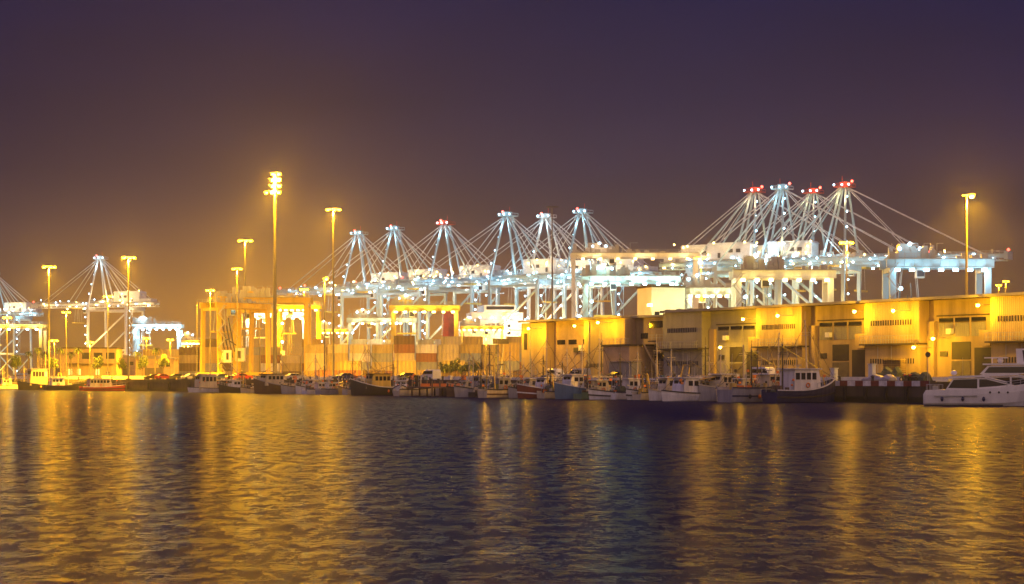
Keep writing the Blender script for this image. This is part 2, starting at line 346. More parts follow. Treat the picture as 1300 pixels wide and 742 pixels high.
# ------------------------------------------------------------------ ship-to-shore quay cranes
def light_part(mesh, parent, loc): return put('floodlight', mesh, parent, loc)
LW = MB().box(0, 0, 0, 0.95, 0.95, 0.6).mesh('flood_white', M['l_wht'])
LWs = MB().ball((0, 0, 0), 0.42, 8, 5).mesh('flood_white_small', M['l_wht'])
LWm = MB().ball((0, 0, 0), 0.4, 8, 5).mesh('flood_warm_small', M['l_wrm'])
LY = MB().box(0, 0, 0, 0.95, 0.95, 0.6).mesh('flood_warm', M['l_wrm'])
LR = MB().ball((0, 0, 0), 0.6, 8, 6).mesh('beacon_red', M['l_red'])
def quay_crane(label, loc, rz, boom=62.0, en=9000, apexlight=WHT, warm=False, st='steel_pale', dark=False, wht=None, redtop=False):
    WHT = wht or (0.50, 0.84, 1.0)
    t = thing('quay_crane', label, 'crane', loc, rz, 'container quay cranes')
    if math.cos(rz) < 0: t.scale = (1, -1, 1)      # stairs and lamps on the side of the yard
    m = M[st]; GW = 12.0; LX = -30.0; ZG = 49.0; AP = Vector((-3.0, 0, 82.0))
    for x in (0, LX):
        for y in (-GW, GW):
            MB().bar((x, y, 3.2), (x * 0.98, y * 0.93, ZG), 1.45, 1.3).build('leg', m, t)
            q = MB(); q.box(x, y, 1.6, 2.4, 9.0, 1.6)
            for k in (-3, -1, 1, 3): q.tube((x - 0.4, y + k, 0.5), (x + 0.4, y + k, 0.5), 0.5, n=8)
            q.build('bogie', M['steel_dark'], t)
    for x in (0, LX):
        MB().bar((x, -GW, 3.5), (x, GW, 3.5), 1.6, 1.4).build('sill_beam', m, t)
        MB().bar((x, -GW, 19), (x, GW, 19), 1.1, 1.4).build('portal_beam', m, t)
        MB().bar((x, -GW, 47.8), (x, GW, 47.8), 1.6, 2.2).build('top_beam', m, t)
    for y in (-GW, GW):
        MB().bar((0, y, 19.4), (LX, y, 19.4), 1.0, 1.2).build('tie_beam', m, t)
        MB().bar((0, y * 0.94, 46.3), (LX, y * 0.94, 46.3), 1.0, 1.2).build('tie_beam', m, t)
        MB().tube((-1, y, 20.5), (LX + 0.5, y * 0.95, 44.5), 0.62, n=8).build('brace', m, t)
        MB().tube((LX, y, 18.5), (-15, y, 4.0), 0.5, n=8).tube((0, y, 18.5), (-15, y, 4.0), 0.5, n=8).build('brace', m, t)
    # apex frame
    for y in (-1, 1):
        MB().bar((0.5, y * 11, 48.8), AP + Vector((1.2, y * 1.8, 0)), 0.85).build('apex_leg', m, t)
        MB().bar((-11.0, y * 4, 52.5), AP + Vector((-1.0, y * 1.8, 0)), 0.8).build('apex_leg', m, t)
        MB().tube((LX, y * 10.5, 49.2), AP + Vector((-1.0, y * 1.6, -0.5)), 0.42, n=8).build('apex_brace', m, t)
    pf = MB(); pf.box(AP.x, 0, AP.z + 0.3, 8.0, 6.5, 0.5)
    for sx in (-1, 1):
        pf.bar((AP.x + sx * 4, -3, AP.z + 1.6), (AP.x + sx * 4, 3, AP.z + 1.6), 0.18)
    for sy in (-1, 1):
        pf.bar((AP.x - 4, sy * 3.1, AP.z + 1.6), (AP.x + 4, sy * 3.1, AP.z + 1.6), 0.18)
        for k in range(5): pf.bar((AP.x - 4 + 2 * k, sy * 3.1, AP.z + 0.5), (AP.x - 4 + 2 * k, sy * 3.1, AP.z + 1.6), 0.14)
    pf.box(AP.x, 0, AP.z + 1.5, 3.2, 3.0, 1.8)
    pf.build('apex_platform', M['red_paint'] if redtop else m, t)  # redtop: red light on the tower top is put into the platform colour
    if redtop: point(t, (AP.x + 2, -4.5, AP.z + 2), (1, .25, .08), en * 0.35, 0.3, 'beacon_light')
    MB().tube((AP.x - 1, 0, AP.z + 2), (AP.x - 1, 0, AP.z + 5.0), 0.15).build('antenna', M['red_paint'], t)
    # girder and boom : twin box beams with a lattice between
    def girder(x0, x1, nm):
        q = MB()
        for y in (-3.2, 3.2):
            q.bar((x0, y, 50.9), (x1, y, 50.9), 0.9, 1.3); q.bar((x0, y, 49.0), (x1, y, 49.0), 0.3, 0.3)
            kk = x0
            while kk < x1 - 3.8: q.bar((kk, y, 49.0), (kk + 2, y, 50.6), .2); q.bar((kk + 2, y, 50.6), (kk + 4, y, 49.0), .2); kk += 4
            q.bar((x0, y * 1.35, 52.9), (x1, y * 1.35, 52.9), 0.12)
            k = x0 + 1
            while k < x1: q.bar((k, y * 1.35, 51.7), (k, y * 1.35, 52.9), 0.1); k += 4
            q.box((x0 + x1) / 2, y * 1.25, 51.76, abs(x1 - x0), 1.0, 0.1)
        k = x0 + 2
        while k < x1 - 1: q.bar((k, -3.2, 51.2), (k, 3.2, 51.2), 0.6); k += 7.5
        return q.build(nm, m, t)
    girder(-47, 3, 'girder'); girder(3.3, boom, 'boom')
    MB().box(boom + 0.9, 0, 51.0, 1.6, 9.0, 3.4).build('boom_tip', m, t)
    for y in (-3.2, 3.2):
        for x, r in ((boom * 0.42, 0.26), (boom * 0.86, 0.26)):
            MB().tube(AP + Vector((1.5, y * 0.5, 0)), (x, y, 51.9), r * .78, n=6).build('forestay', M['rope'], t)
        MB().tube(AP + Vector((-1.5, y * 0.5, 0)), (-44, y, 51.9), 0.26, n=6).build('backstay', M['rope'], t)
        MB().tube(AP + Vector((-1.5, y * 0.5, 0)), (-27, y, 51.9), 0.22, n=6).build('backstay', M['rope'], t)
    # machinery house
    h = MB().span(-36, -16, -4.6, 4.6, 52.4, 58.6).build('machinery_house', M['house'], t)
    MB().prism([(-36.4, 58.62), (-15.6, 58.62), (-16.6, 59.6), (-35.4, 59.6)], -5, 5).build('roof', M['steel_white'], h)
    MB().span(-31, -29.8, -4.72, -4.58, 53, 55.2).build('door', M['steel_dark'], h)
    for k in (-26, -22.5): MB().span(k, k + 2, -4.72, -4.58, 55.2, 56.8).build('vent', M['steel_dark'], h)
    MB().span(-44.5, -27, -4.2, 4.2, 51.9, 54.4).build('cable_reel_house', M['house'], t)
    # trolley, operator cab and spreader
    tx = boom * 0.3
    MB().box(tx, 0, 48.7, 6.5, 6.2, 1.2).build('trolley', M['steel_yellow'], t)
    c = MB().box(tx - 4.6, 2.0, 46.6, 2.4, 2.6, 2.8).build('operator_cab', M['steel_white'], t)
    MB().box(tx - 4.6, 0.62, 46.5, 2.0, 0.1, 1.8).build('window', M['glass'], c)
    sp = MB().box(tx, 0, 38.5, 2.4, 12.0, 0.7).build('spreader', M['steel_yellow'], t)
    w = MB()
    for sx in (-1, 1):
        for sy in (-1, 1): w.tube((tx + sx, sy * 2, 48.2), (tx + sx, sy * 3, 38.8), 0.07, n=4)
    w.build('hoist_rope', M['rope'], t)
    # stair tower up the landside leg
    q = MB()
    for i in range(12):
        z0 = 4 + i * 3.6; a, b_ = (LX - 3.6, LX - 1.4) if i % 2 else (LX - 1.4, LX - 3.6)
        q.bar((a, -GW + 1.5, z0), (b_, -GW + 1.5, z0 + 3.6), 0.5, 0.2); q.box(b_, -GW + 1.5, z0 + 3.6, 1.0, 1.4, 0.14)
    q.bar((LX - 4.2, -GW + 1.5, 3), (LX - 4.2, -GW + 1.5, 49), 0.2)
    q.build('stair', m, t)
    if dark: return t
    # lamps
    for i in range(9): light_part(LWs, t, (LX - 2.5, -GW - 0.2, 6 + i * 5))
    for i in range(7): light_part(LWs, t, (2.2, -GW * 0.95, 12 + i * 6))
    for i in range(5):
        f = i / 5.0 + 0.08; a = Vector((0.5, -11, 48.8)).lerp(AP, f); light_part(LWs, t, a + Vector((1.4, -1, 0)))
    L1 = LY if warm else LW
    for i in range(9): light_part(LWs if i % 2 else L1, t, (-44 + i * 13.0 * (boom + 44) / 117.0, -5.0, 49.7 + (i % 3) * 1.0))
    for x in (-3.5, 0, 3.0): light_part(LWs, t, (AP.x + x, -3.6, AP.z + 1.0))
    for x in (-6.5, 6.5): light_part(L1, t, (tx + x, -3.4, 48.0))
    for x in (-40, -24, -8): light_part(L1, t, (x, -4.8, 52.9 if x > -30 else 51.2))
    rnd = random.Random(len(label))
    for i in range(16): put('floodlight', LWs if i % 3 else LWm, t, (rnd.uniform(-44, boom - 2), -4.8 - rnd.random(), rnd.choice((49.6, 52.6, 53.4, 54.2, 50.4))))
    for i in range(6): put('floodlight', LWm, t, (rnd.uniform(-40, -10), -5.2, rnd.uniform(52.8, 60)))
    cl = MB()
    for i in range(26):
        x = rnd.uniform(-14, 6) if i > 6 else rnd.uniform(-44, -37); hh = rnd.uniform(.8, 3.2); cl.box(x, rnd.uniform(-4.0, 2), 52.2 + hh / 2, rnd.uniform(.5, 2.4), 1.0, hh)
    for i in range(10):
        x = rnd.uniform(6, boom - 2); cl.box(x, -4.4, 52.6, rnd.uniform(.4, 1.6), .8, rnd.uniform(.6, 1.6))
    cl.box(-20, -1, 52.2, 52, 8.0, .2); cl.box(boom / 2 + 3, -4.4, 52.35, boom - 6, 1.0, .2)
    cl.build('equipment', M['galv'], t)
    point(t, (-26, -13, 58), WRM, en * 0.8, 0.5)
    point(t, (-14, -26, 12), SOD, en * 8, 0.5); point(t, (4, -18, 30), (1, .6, .2), en * 1.2, 0.5)  # first point: bare sodium light added for a warm glow on the legs
    b_ = put('beacon', LR, t, (AP.x + 3.4, 0, AP.z + 2.6)); put('beacon', LR, t, (boom + 1, 0, 53.4))
    c2 = WRM if warm else WHT
    point(t, (-8, -8.5, 56.5), c2, en, 0.5); point(t, (-38, -9, 46), c2, en * 0.8, 0.5)
    point(t, (12, -9, 44), c2, en * 0.9, 0.5); point(t, (boom * 0.7, -7, 47), c2, en * 0.5, 0.5)
    point(t, (AP.x, -5.0, AP.z - 5), apexlight, en * 0.45, 0.4); point(t, (AP.x + 3, -4, AP.z + 3.5), apexlight, en * 0.12, 0.3)
    point(t, (-15, -15, 26), c2, en * 1.0, 0.5)
    return t
def crane_at(label, apx, apy, rz, boom=62, **kw):
    d = 84.0 * F / (HOR - apy) if 'd' not in kw else kw.pop('d')
    rz_ = R(rz); ax = XX(apx, d) + 3.0 * math.cos(rz_)
    return quay_crane(label, (ax, d + 3 * math.sin(rz_), G), rz_, boom, **kw)
# middle row, booms lowered to the left
crane_at('pale quay crane with the lowest tower at the left end of the middle row', 456, 293, 143, en=4800, wht=(.6,.85,1), boom=58)
crane_at('pale quay crane, second tower from the left in the middle row', 502, 287, 143, en=4800, wht=(1,.8,.5), boom=64)
crane_at('pale quay crane with red-lit tower top, third from the left in the middle row', 566, 280, 143, redtop=True, en=4800, wht=(.75,.9,1), boom=60)
crane_at('pale quay crane, fourth tower in the middle row, above the ship superstructure', 645, 269, 143, en=4800, wht=(.4,.75,1), boom=66)
crane_at('pale quay crane beside the unlit dark mast in the middle row', 694, 271, 143, en=4800, wht=(1,.85,.6), st='steel_white')
crane_at('pale quay crane at the right end of the middle row', 740, 265, 143, en=4800, wht=(.45,.8,1), boom=56)
# right row, booms lowered to the right
crane_at('pale quay crane with orange-lit tower top, leftmost of the right row', 958, 238, -27, redtop=True, en=3000, wht=(1,.8,.5), boom=58, apexlight=(1, .6, .3), warm=True)
crane_at('pale quay crane with blue-lit tower top, second of the right row', 993, 234, -27, en=3000, wht=(.35,.7,1), boom=61)
crane_at('pale quay crane with dim tower top, third of the right row', 1032, 239, -27, redtop=True, en=3000, wht=(.7,1,.85), boom=63, apexlight=WRM)
crane_at('quay crane at the right end whose long boom reaches furthest right', 1072, 231, -27, redtop=True, boom=66, en=4000, apexlight=WRM)
# far left
crane_at('distant quay crane standing alone between the two left tall masts', 128, 325, 160, en=5500, wht=(1, .72, .3), warm=True, st='steel_white', boom=50)
crane_at('quay crane cut off by the left edge of the view', -8, 345, 160, en=8000)

# ------------------------------------------------------------------ yard gantry cranes
def gantry(label, pl, pr, ytop, d, m='steel_yellow', rz=0, en=6000, col=WRM, lit='warm', dirty=False, group='yard gantry cranes', dep=9.0, thin=1.0):
    W = (pr - pl) * d / F / math.cos(rz); H = ZZ(ytop, d) - G; x = XX((pl + pr) / 2, d)
    t = thing('gantry_crane', label, 'crane', (x, d, G), rz, group)
    mm = M[m]; Ld = LY if lit == 'warm' else LW; c = dep / 2; lw = max(0.9, H * 0.05 * thin); gh = H * 0.075 * thin
    for sx in (-1, 1):
        for sy in (-1, 1):
            MB().bar((sx * (W / 2 - lw), sy * c, 1.6), (sx * (W / 2 - lw), sy * c * 0.9, H - gh), lw, lw * 0.8).build('leg', mm, t)
            q = MB()
            for k in (-1.1, 1.1): q.tube((sx * (W / 2 - lw) - 0.35, sy * c + k, 0.62), (sx * (W / 2 - lw) + 0.35, sy * c + k, 0.62), 0.6, n=12)
            q.build('wheel', M['tyre'], t)
        MB().bar((sx * (W / 2 - lw), -c - 2, 1.7), (sx * (W / 2 - lw), c + 2, 1.7), lw * 0.9, 0.9).build('sill_beam', mm, t)
        MB().bar((sx * (W / 2 - lw), -c, H - gh * 1.2), (sx * (W / 2 - lw), c, H - gh * 1.2), lw * 0.8).build('end_tie', mm, t)
    for sy in (-1, 1):
        g = MB(); g.bar((-W / 2, sy * c * 0.9, H - gh / 2), (W / 2, sy * c * 0.9, H - gh / 2), 0.8, gh * 0.96); g.box(0, sy * c * 0.9, H - gh + 0.06, W, 1.3, 0.12); g.box(0, sy * c * 0.9, H - 0.05, W, 1.3, 0.1)
        for k in range(1, 12): g.box(-W / 2 + W * k / 12, sy * c * 0.9, H - gh / 2, 0.1, 1.15, gh * 0.9)
        gg = g.build('top_girder', mm, t)
        r_ = MB(); yy = sy * (c * 0.9 + 0.9)
        r_.box(0, yy, H - 0.1, W, 0.9, 0.08)
        for z in (0.6, 1.15): r_.bar((-W / 2, yy + sy * 0.4, H + z - 0.1), (W / 2, yy + sy * 0.4, H + z - 0.1), 0.07)
        k = -W / 2
        while k <= W / 2: r_.bar((k, yy + sy * 0.4, H - 0.1), (k, yy + sy * 0.4, H + 1.05), 0.07); k += W / 12
        r_.build('walkway', M['galv'], t)
    tx = -W * 0.28
    tr = MB().box(tx, 0, H + 1.0, W * 0.2, dep * 0.75, 1.5).build('trolley', mm, t)
    q = MB(); q.box(tx - W * 0.04, -1, H + 2.5, W * 0.09, dep * 0.4, 1.5); q.tube((tx + W * 0.05, -1.5, H + 2.3), (tx + W * 0.05, 1.5, H + 2.3), 0.7, n=10); q.build('winch', M['galv'], tr)
    cb_ = MB().box(tx + W * 0.1, -c * 0.6, H - gh - 1.15, 1.7, 2.0, 2.1).build('operator_cab', M['galv'], t)
    MB().box(tx + W * 0.1, -c * 0.6 - 1.14, H - gh - 1.2, 1.5, 0.3, 1.3).build('window', M['glass'], cb_)
    MB().box(tx + W * 0.02, 0, H * 0.62, 6.1, 2.0, 0.5).build('spreader', M['steel_yellow'], t)
    q = MB()
    for a in (-1, 1):
        for b_ in (-1, 1): q.tube((tx + W * 0.02 + a * 1.5, b_ * 0.8, H - gh), (tx + W * 0.02 + a * 2.2, b_ * 0.8, H * 0.62), 0.06, n=4)
    q.build('hoist_rope', M['rope'], t)
    rnd = random.Random(int(pl)); q = MB()
    
    for i in range(34): hh = rnd.uniform(.4, 3.2 if i < 24 else 1.2); q.box(rnd.uniform(-W * .48, -W * .02 if i < 24 else W * .45), rnd.uniform(-c, 0), H + hh / 2, rnd.uniform(.3, 1.6), .8, hh)
    q.box(0, -c / 2, H + .02, W * .98, c * 1.3, .1)
    for i in range(8): x = -W * .46 + i * W * .06; q.bar((x, -c - .6, H), (x, -c - .6, H + 3.2), .1); q.bar((x, -c - .6, H + 3.2), (x + W * .06, -c - .6, H + (3.2 if i % 2 else 1.2)), .08)
    q.build('machinery', M['galv'], t)
    # electrical house and stair at one leg
    eh = MB().box(-W / 2 + lw * 2.4, -c - 0.6, H * 0.30, lw * 2.2, 2.6, H * 0.16).build('electrical_house', M['house'], t)
    MB().box(-W / 2 + lw * 2.2, -c - 1.94, H * 0.30, lw * 0.7, 0.08, H * 0.09).build('door', M['steel_dark'], eh)
    q = MB(); st = 8
    for i in range(st):
        z0 = 2 + i * (H - 3) / st; a, b_ = ((0.2, 2.4) if i % 2 else (2.4, 0.2)); x0 = -W / 2 - 0.2
        q.bar((x0 + a, -c - 1.2, z0), (x0 + b_, -c - 1.2, z0 + (H - 3) / st), 0.5, 0.16); q.box(x0 + b_, -c - 1.2, z0 + (H - 3) / st, 0.9, 1.0, 0.1)
        q.bar((x0 + a, -c - 1.7, z0 + 1), (x0 + b_, -c - 1.7, z0 + (H - 3) / st + 1), 0.07)
    q.build('stair', M['galv'], t)
    if dirty:
        q = MB()
        for i in range(9): q.bar((-W / 2 + 0.8 + i * 0.7, -c - 1.0, H * (0.2 + 0.08 * (i % 5))), (-W / 2 + 1.2 + i * 0.6, -c + 2, H * (0.5 + 0.1 * (i % 4))), 0.25)
        q.build('cable_tray', M['steel_dark'], t)
    if lit:
        n = 7
        for i in range(n): put('floodlight', Ld, t, (-W / 2 + W * (i + 0.7) / (n + 0.4), -c * 0.9 - 0.9, H - gh - 0.5))
        for i in range(3): put('floodlight', LWs, t, (tx - 2 + i * 2.2, -c * 0.6, H + 2.2 + (i % 2)))
        for z in (0.75, 0.5, 0.28): put('floodlight', LWs, t, (-W / 2 + 2.6, -c - 2.0, H * z))
        for fx in (-0.3, 0.05, 0.38): point(t, (W * fx, -c - 2.2, H - gh - 1.6), col, en, 0.35)
        point(t, (tx, -c - 1.0, H + 3.2), col, en * 0.3, 0.3)
    return t
gantry('yellow gantry crane with bright yellow lamps, standing before the middle quay cranes', 495, 584, 388, 650, en=2800, col=(1, .75, .2))
gantry('pale gantry crane partly hidden behind the left end of the bright yellow gantry', 441, 530, 404, 780, m='steel_pale', en=2600, col=WRM)
gantry('large yellow-lit gantry crane above the roof of the middle warehouses', 928, 1058, 344, 460, m='steel_white', en=700, col=(1, .72, .15), dirty=True)
gantry('smaller gantry crane with pale left tower, left of the large yellow-lit one', 868, 936, 366, 520, m='steel_pale', en=1300, col=(1, .85, .5))
gantry('pale blue-lit gantry crane above the roof of the right hand warehouses', 1121, 1256, 330, 430, m='steel_pale', en=1100, col=WHT, lit='white', dirty=True)
gantry('small pale blue-lit gantry crane right of the solitary quay crane', 170, 232, 412, 900, m='steel_pale', en=8000, col=WHT, lit='white')
gantry('yellow gantry crane with white-lit legs at the left edge', -28, 58, 412, 860, en=8000, col=(1, .9, .7), lit='white')
gantry('big yellow gantry crane behind the tallest mast', 296, 396, 378, 600, en=1500, col=SOD, lit=None)
gantry('unlit dark yellow gantry crane left of the big one, full of cables', 268, 330, 385, 585, lit=None, dirty=True, rz=R(42))
gantry('brightly lit white gantry crane seen through the big yellow gantry', 312, 392, 397, 760, m='steel_white', en=9000, col=(1, .85, .5))
gantry('white-lit gantry crane between the two rows of quay cranes, behind the plain block', 738, 862, 352, 560, m='steel_pale', en=5000, col=(.65, 1, .8), lit='white', dep=12, thin=.8)
gantry('tall slender gantry crane spanning the gap between the two rows of quay cranes', 724, 887, 322, 660, m='steel_white', en=1400, col=(1, .7, .35), dep=8, thin=0.5)

gantry('yellow-lit gantry crane between the tall masts and the middle quay cranes', 402, 446, 418, 820, en=3500, col=(1, .6, .12), thin=.8)
gantry('warm-lit gantry crane in front of the left side of the ship superstructure', 584, 640, 414, 800, en=3500, col=(1, .65, .2), thin=.8)
gantry('small yellow gantry crane left of the dark one full of cables', 232, 264, 432, 880, en=4000, col=(1, .6, .15), thin=.9)
gantry('dim yellow gantry crane nested inside the big yellow one', 300, 352, 392, 690, en=1200, col=SOD, lit=None, dirty=True, thin=.8)
gantry('dim yellow gantry crane beyond the right leg of the big yellow one', 352, 408, 388, 720, en=1500, col=SOD, lit='warm', dirty=True, thin=.7)
# ------------------------------------------------------------------ shipping containers
CC = dict(cream=(0.52, 0.44, 0.22), ochre=(0.46, 0.32, 0.07), rust=(0.26, 0.11, 0.04), grey=(0.26, 0.27, 0.22), brown=(0.13, 0.08, 0.03), white=(0.62, 0.60, 0.50), tan=(0.38, 0.30, 0.12), navy=(0.06, 0.08, 0.12))
CM = {}
def container_meshes(length):
    hx, hy, h = length / 2, 1.22, 2.59
    b = MB(); n = int(length / 0.28); step = (length - 0.3) / n
    for sy in (-1, 1):          # corrugated long sides
        vs = []; fs = []
        for i in range(n + 1):
            x = -hx + 0.15 + i * step; off = (hy - 0.02) if (i // 2) % 2 else (hy - 0.09)
            vs += [(x, sy * off, 0.12), (x, sy * off, h - 0.1)]
        for i in range(n): fs.append((2 * i, 2 * i + 2, 2 * i + 3, 2 * i + 1) if sy < 0 else (2 * i, 2 * i + 1, 2 * i + 3, 2 * i + 2))
        b.add(vs, fs)
    b.span(-hx + 0.05, hx - 0.05, -hy + 0.1, hy - 0.1, 0.05, h - 0.04)
    for k in (-0.8, -0.3, 0.3, 0.8): b.bar((hx - 0.02, k, 0.2), (hx - 0.02, k, h - 0.2), 0.05)
    f = MB()
    for sx in (-1, 1):
        for sy in (-1, 1): f.box(sx * (hx - 0.08), sy * (hy - 0.08), h / 2, 0.16, 0.16, h)
    for sy in (-1, 1):
        f.span(-hx + .16, hx - .16, sy * (hy - 0.07) - 0.05, sy * (hy - 0.07) + 0.05, 0.01, 0.16); f.span(-hx + .16, hx - .16, sy * (hy - 0.07) - 0.05, sy * (hy - 0.07) + 0.05, h - 0.13, h - 0.005)
    return b, f
for k, c in CC.items():
    mm = mat(k + ' container paint', c, 0.55, 0, 0.35, 0.35, streak=True)
    for ln in (6.06, 12.19):
        b_, f_ = container_meshes(ln); CM[k, ln] = (b_.mesh('container_' + k, mm), f_.mesh('container_frame', mm))
NC = [0]
def container(colr, ln, loc, rz, label):
    o = put('shipping_container', CM[colr, ln][0], None, loc, rz); tag(o, label, 'container', 'stacked shipping containers')
    put('frame', CM[colr, ln][1], o); NC[0] += 1; return o
def stack(px0, d, cols, where, weights, ln=6.06):
    x = XX(px0, d)
    for i, h in enumerate(cols):
        for j in range(h):
            cn = random.choices(list(weights), list(weights.values()))[0]
            container(cn, ln, (x + ln / 2 + random.uniform(-.05, .05), d + random.uniform(-0.12, .12), G + 0.012 + j * 2.6), 0, '%s container, %s tier of %s column %s' % (cn, ORD[j], ORD[i], where))
        x += ln + 0.5
wy = dict(cream=4, ochre=5, tan=5, white=1, rust=2, grey=3, brown=3)
stack(388, 590, [4, 4, 4, 4, 5, 4, 4, 4, 4, 4, 4], 'in the long bright stack', wy)
stack(560, 602, [5, 5, 4, 5], 'in the taller stack behind the long one', wy)
stack(632, 560, [4, 5], 'beside the warehouse', dict(brown=3, tan=4, ochre=2, grey=2))
stack(228, 640, [4, 5, 5, 4, 4, 3, 5, 4], 'beneath the big yellow gantry', wy)
stack(400, 545, [1, 2, 1], 'in the low front rows right of the mast', dict(brown=2, rust=2, tan=2))
stack(134, 690, [3, 3, 4, 4], 'left of the small blue-lit gantry', wy)
stack(52, 720, [4, 3], 'at the white-lit gantry', wy)
stack(446, 780, [6, 6, 6, 5, 6, 6], 'in the far rows beneath the bright gantries', dict(white=3, cream=3, tan=2), 6.06)
stack(500, 540, [2, 1, 2, 1, 1], 'in the low rows before the long stack', dict(tan=3, brown=1, ochre=2))

# ------------------------------------------------------------------ ship behind the cranes
d = 1010; sx_ = XX(640, d)
sh = thing('cargo_ship', 'white cargo ship superstructure with lit decks behind the middle quay cranes', 'ship', (sx_, d, 0), R(8))
hl = MB(); rings = []
for x, w, zt in ((-75, 12, 15), (-70, 15, 15), (40, 16, 15), (62, 11, 16), (78, 2.5, 18), (82, 0.4, 19)):
    rings.append([(x, -w, -0.9), (x, -w, zt), (x, w, zt), (x, w, -0.9)])
hl.loft(rings).build('hull', M['p_navy'], sh)
su = MB(); su.span(-22, 12, -13, 13, 15.02, 32); su.span(-18, 8, -12, 12, 32, 36); su.span(-12, 4, -15, 15, 36.02, 39.5); suo = su.build('superstructure', M['steel_white'], sh)
for z in (18, 21.5, 25, 28.5):
    for k in range(8): MB().span(-19 + k * 3.8, -17.6 + k * 3.8, -13.1, -12.98, z, z + 1.3).build('window', M['l_win'] if (k * 7 + int(z)) % 3 else M['glass'], suo)
MB().span(-11, 3, -15.1, -14.98, 37.2, 38.8).build('bridge_window', M['glass'], suo)
MB().prism([(-24, 15.05), (-32, 15.05), (-31, 40), (-25.5, 40)], -4, 4).build('funnel', M['red_paint'], sh)
MB().tube((-4, 0, 39.5), (-4, 0, 50), 0.5, 0.2).bar((-8, 0, 46), (0, 0, 46), 0.3).build('mast', M['steel_white'], sh)
for k in range(6): put('deck_lamp', LWs, sh, (-20 + k * 6, -14, 33.2))
point(sh, (-5, -30, 34), WRM, 7000, 0.6)
point(sh, (15, -34, 24), WHT, 4000, 0.6)

# ------------------------------------------------------------------ warehouses
WE = Vector((0.4957, -0.8685, 0)); WO = Vector((3.1, 357.0, 0)); WA = math.atan2(WE.y, WE.x)
WN = Vector((WE.y, -WE.x, 0))     # out to the water
def slots(x0, x1, z0, z1, y, n, parent, name='vent_row'):
    q = MB()
    for i in range(n):
        x = x0 + (x1 - x0) * (i + 0.5) / n; q.span(x - (x1 - x0) / n * 0.2, x + (x1 - x0) / n * 0.2, y - 0.05, y + 0.05, z0, z1)
    return q.build(name, M['void'], parent)
def wall_lamp(t, x, y, z, en=450, col=(1.0, 0.49, 0.004)):
    l = MB().box(x, y - 2.8, z + 0.22, 0.5, 0.5, 0.14).bar((x, y, z + 0.1), (x, y - 3.0, z + 0.1), 0.08).build('wall_lamp', M['galv'], t)  # long arm invented to throw a more even light on the wall
    MB().ball((x, y - 2.9, z), 0.24, 10, 6, 0.8).build('bulb', M['l_sodw'], l)
    point(t, (x, y - 3.2, z - 0.35), col, en, 0.3)
def railing(parent, x0, x1, y, z, h=1.0, step=1.1, m='galv'):
    q = MB()
    for zz in (h, h * 0.5): q.bar((x0, y, z + zz), (x1, y, z + zz), 0.06)
    k = x0
    while k <= x1 + 0.01: q.bar((k, y, z), (k, y, z + h), 0.05); k += step
    return q.build('railing', M[m], parent)
def roof_slab(t, x0, x1, y0, H, rise=0.9, dep=26):
    MB().add([(x0, y0 - 0.7, H), (x1, y0 - 0.7, H), (x1, y0 + dep, H + rise), (x0, y0 + dep, H + rise), (x0, y0 - 0.7, H + 0.35), (x1, y0 - 0.7, H + 0.35), (x1, y0 + dep, H + rise + 0.35), (x0, y0 + dep, H + rise + 0.35)],
             [(3, 2, 1, 0), (4, 5, 6, 7), (0, 1, 5, 4), (1, 2, 6, 5), (2, 3, 7, 6), (3, 0, 4, 7)]).build('roof', M['roof'], t)
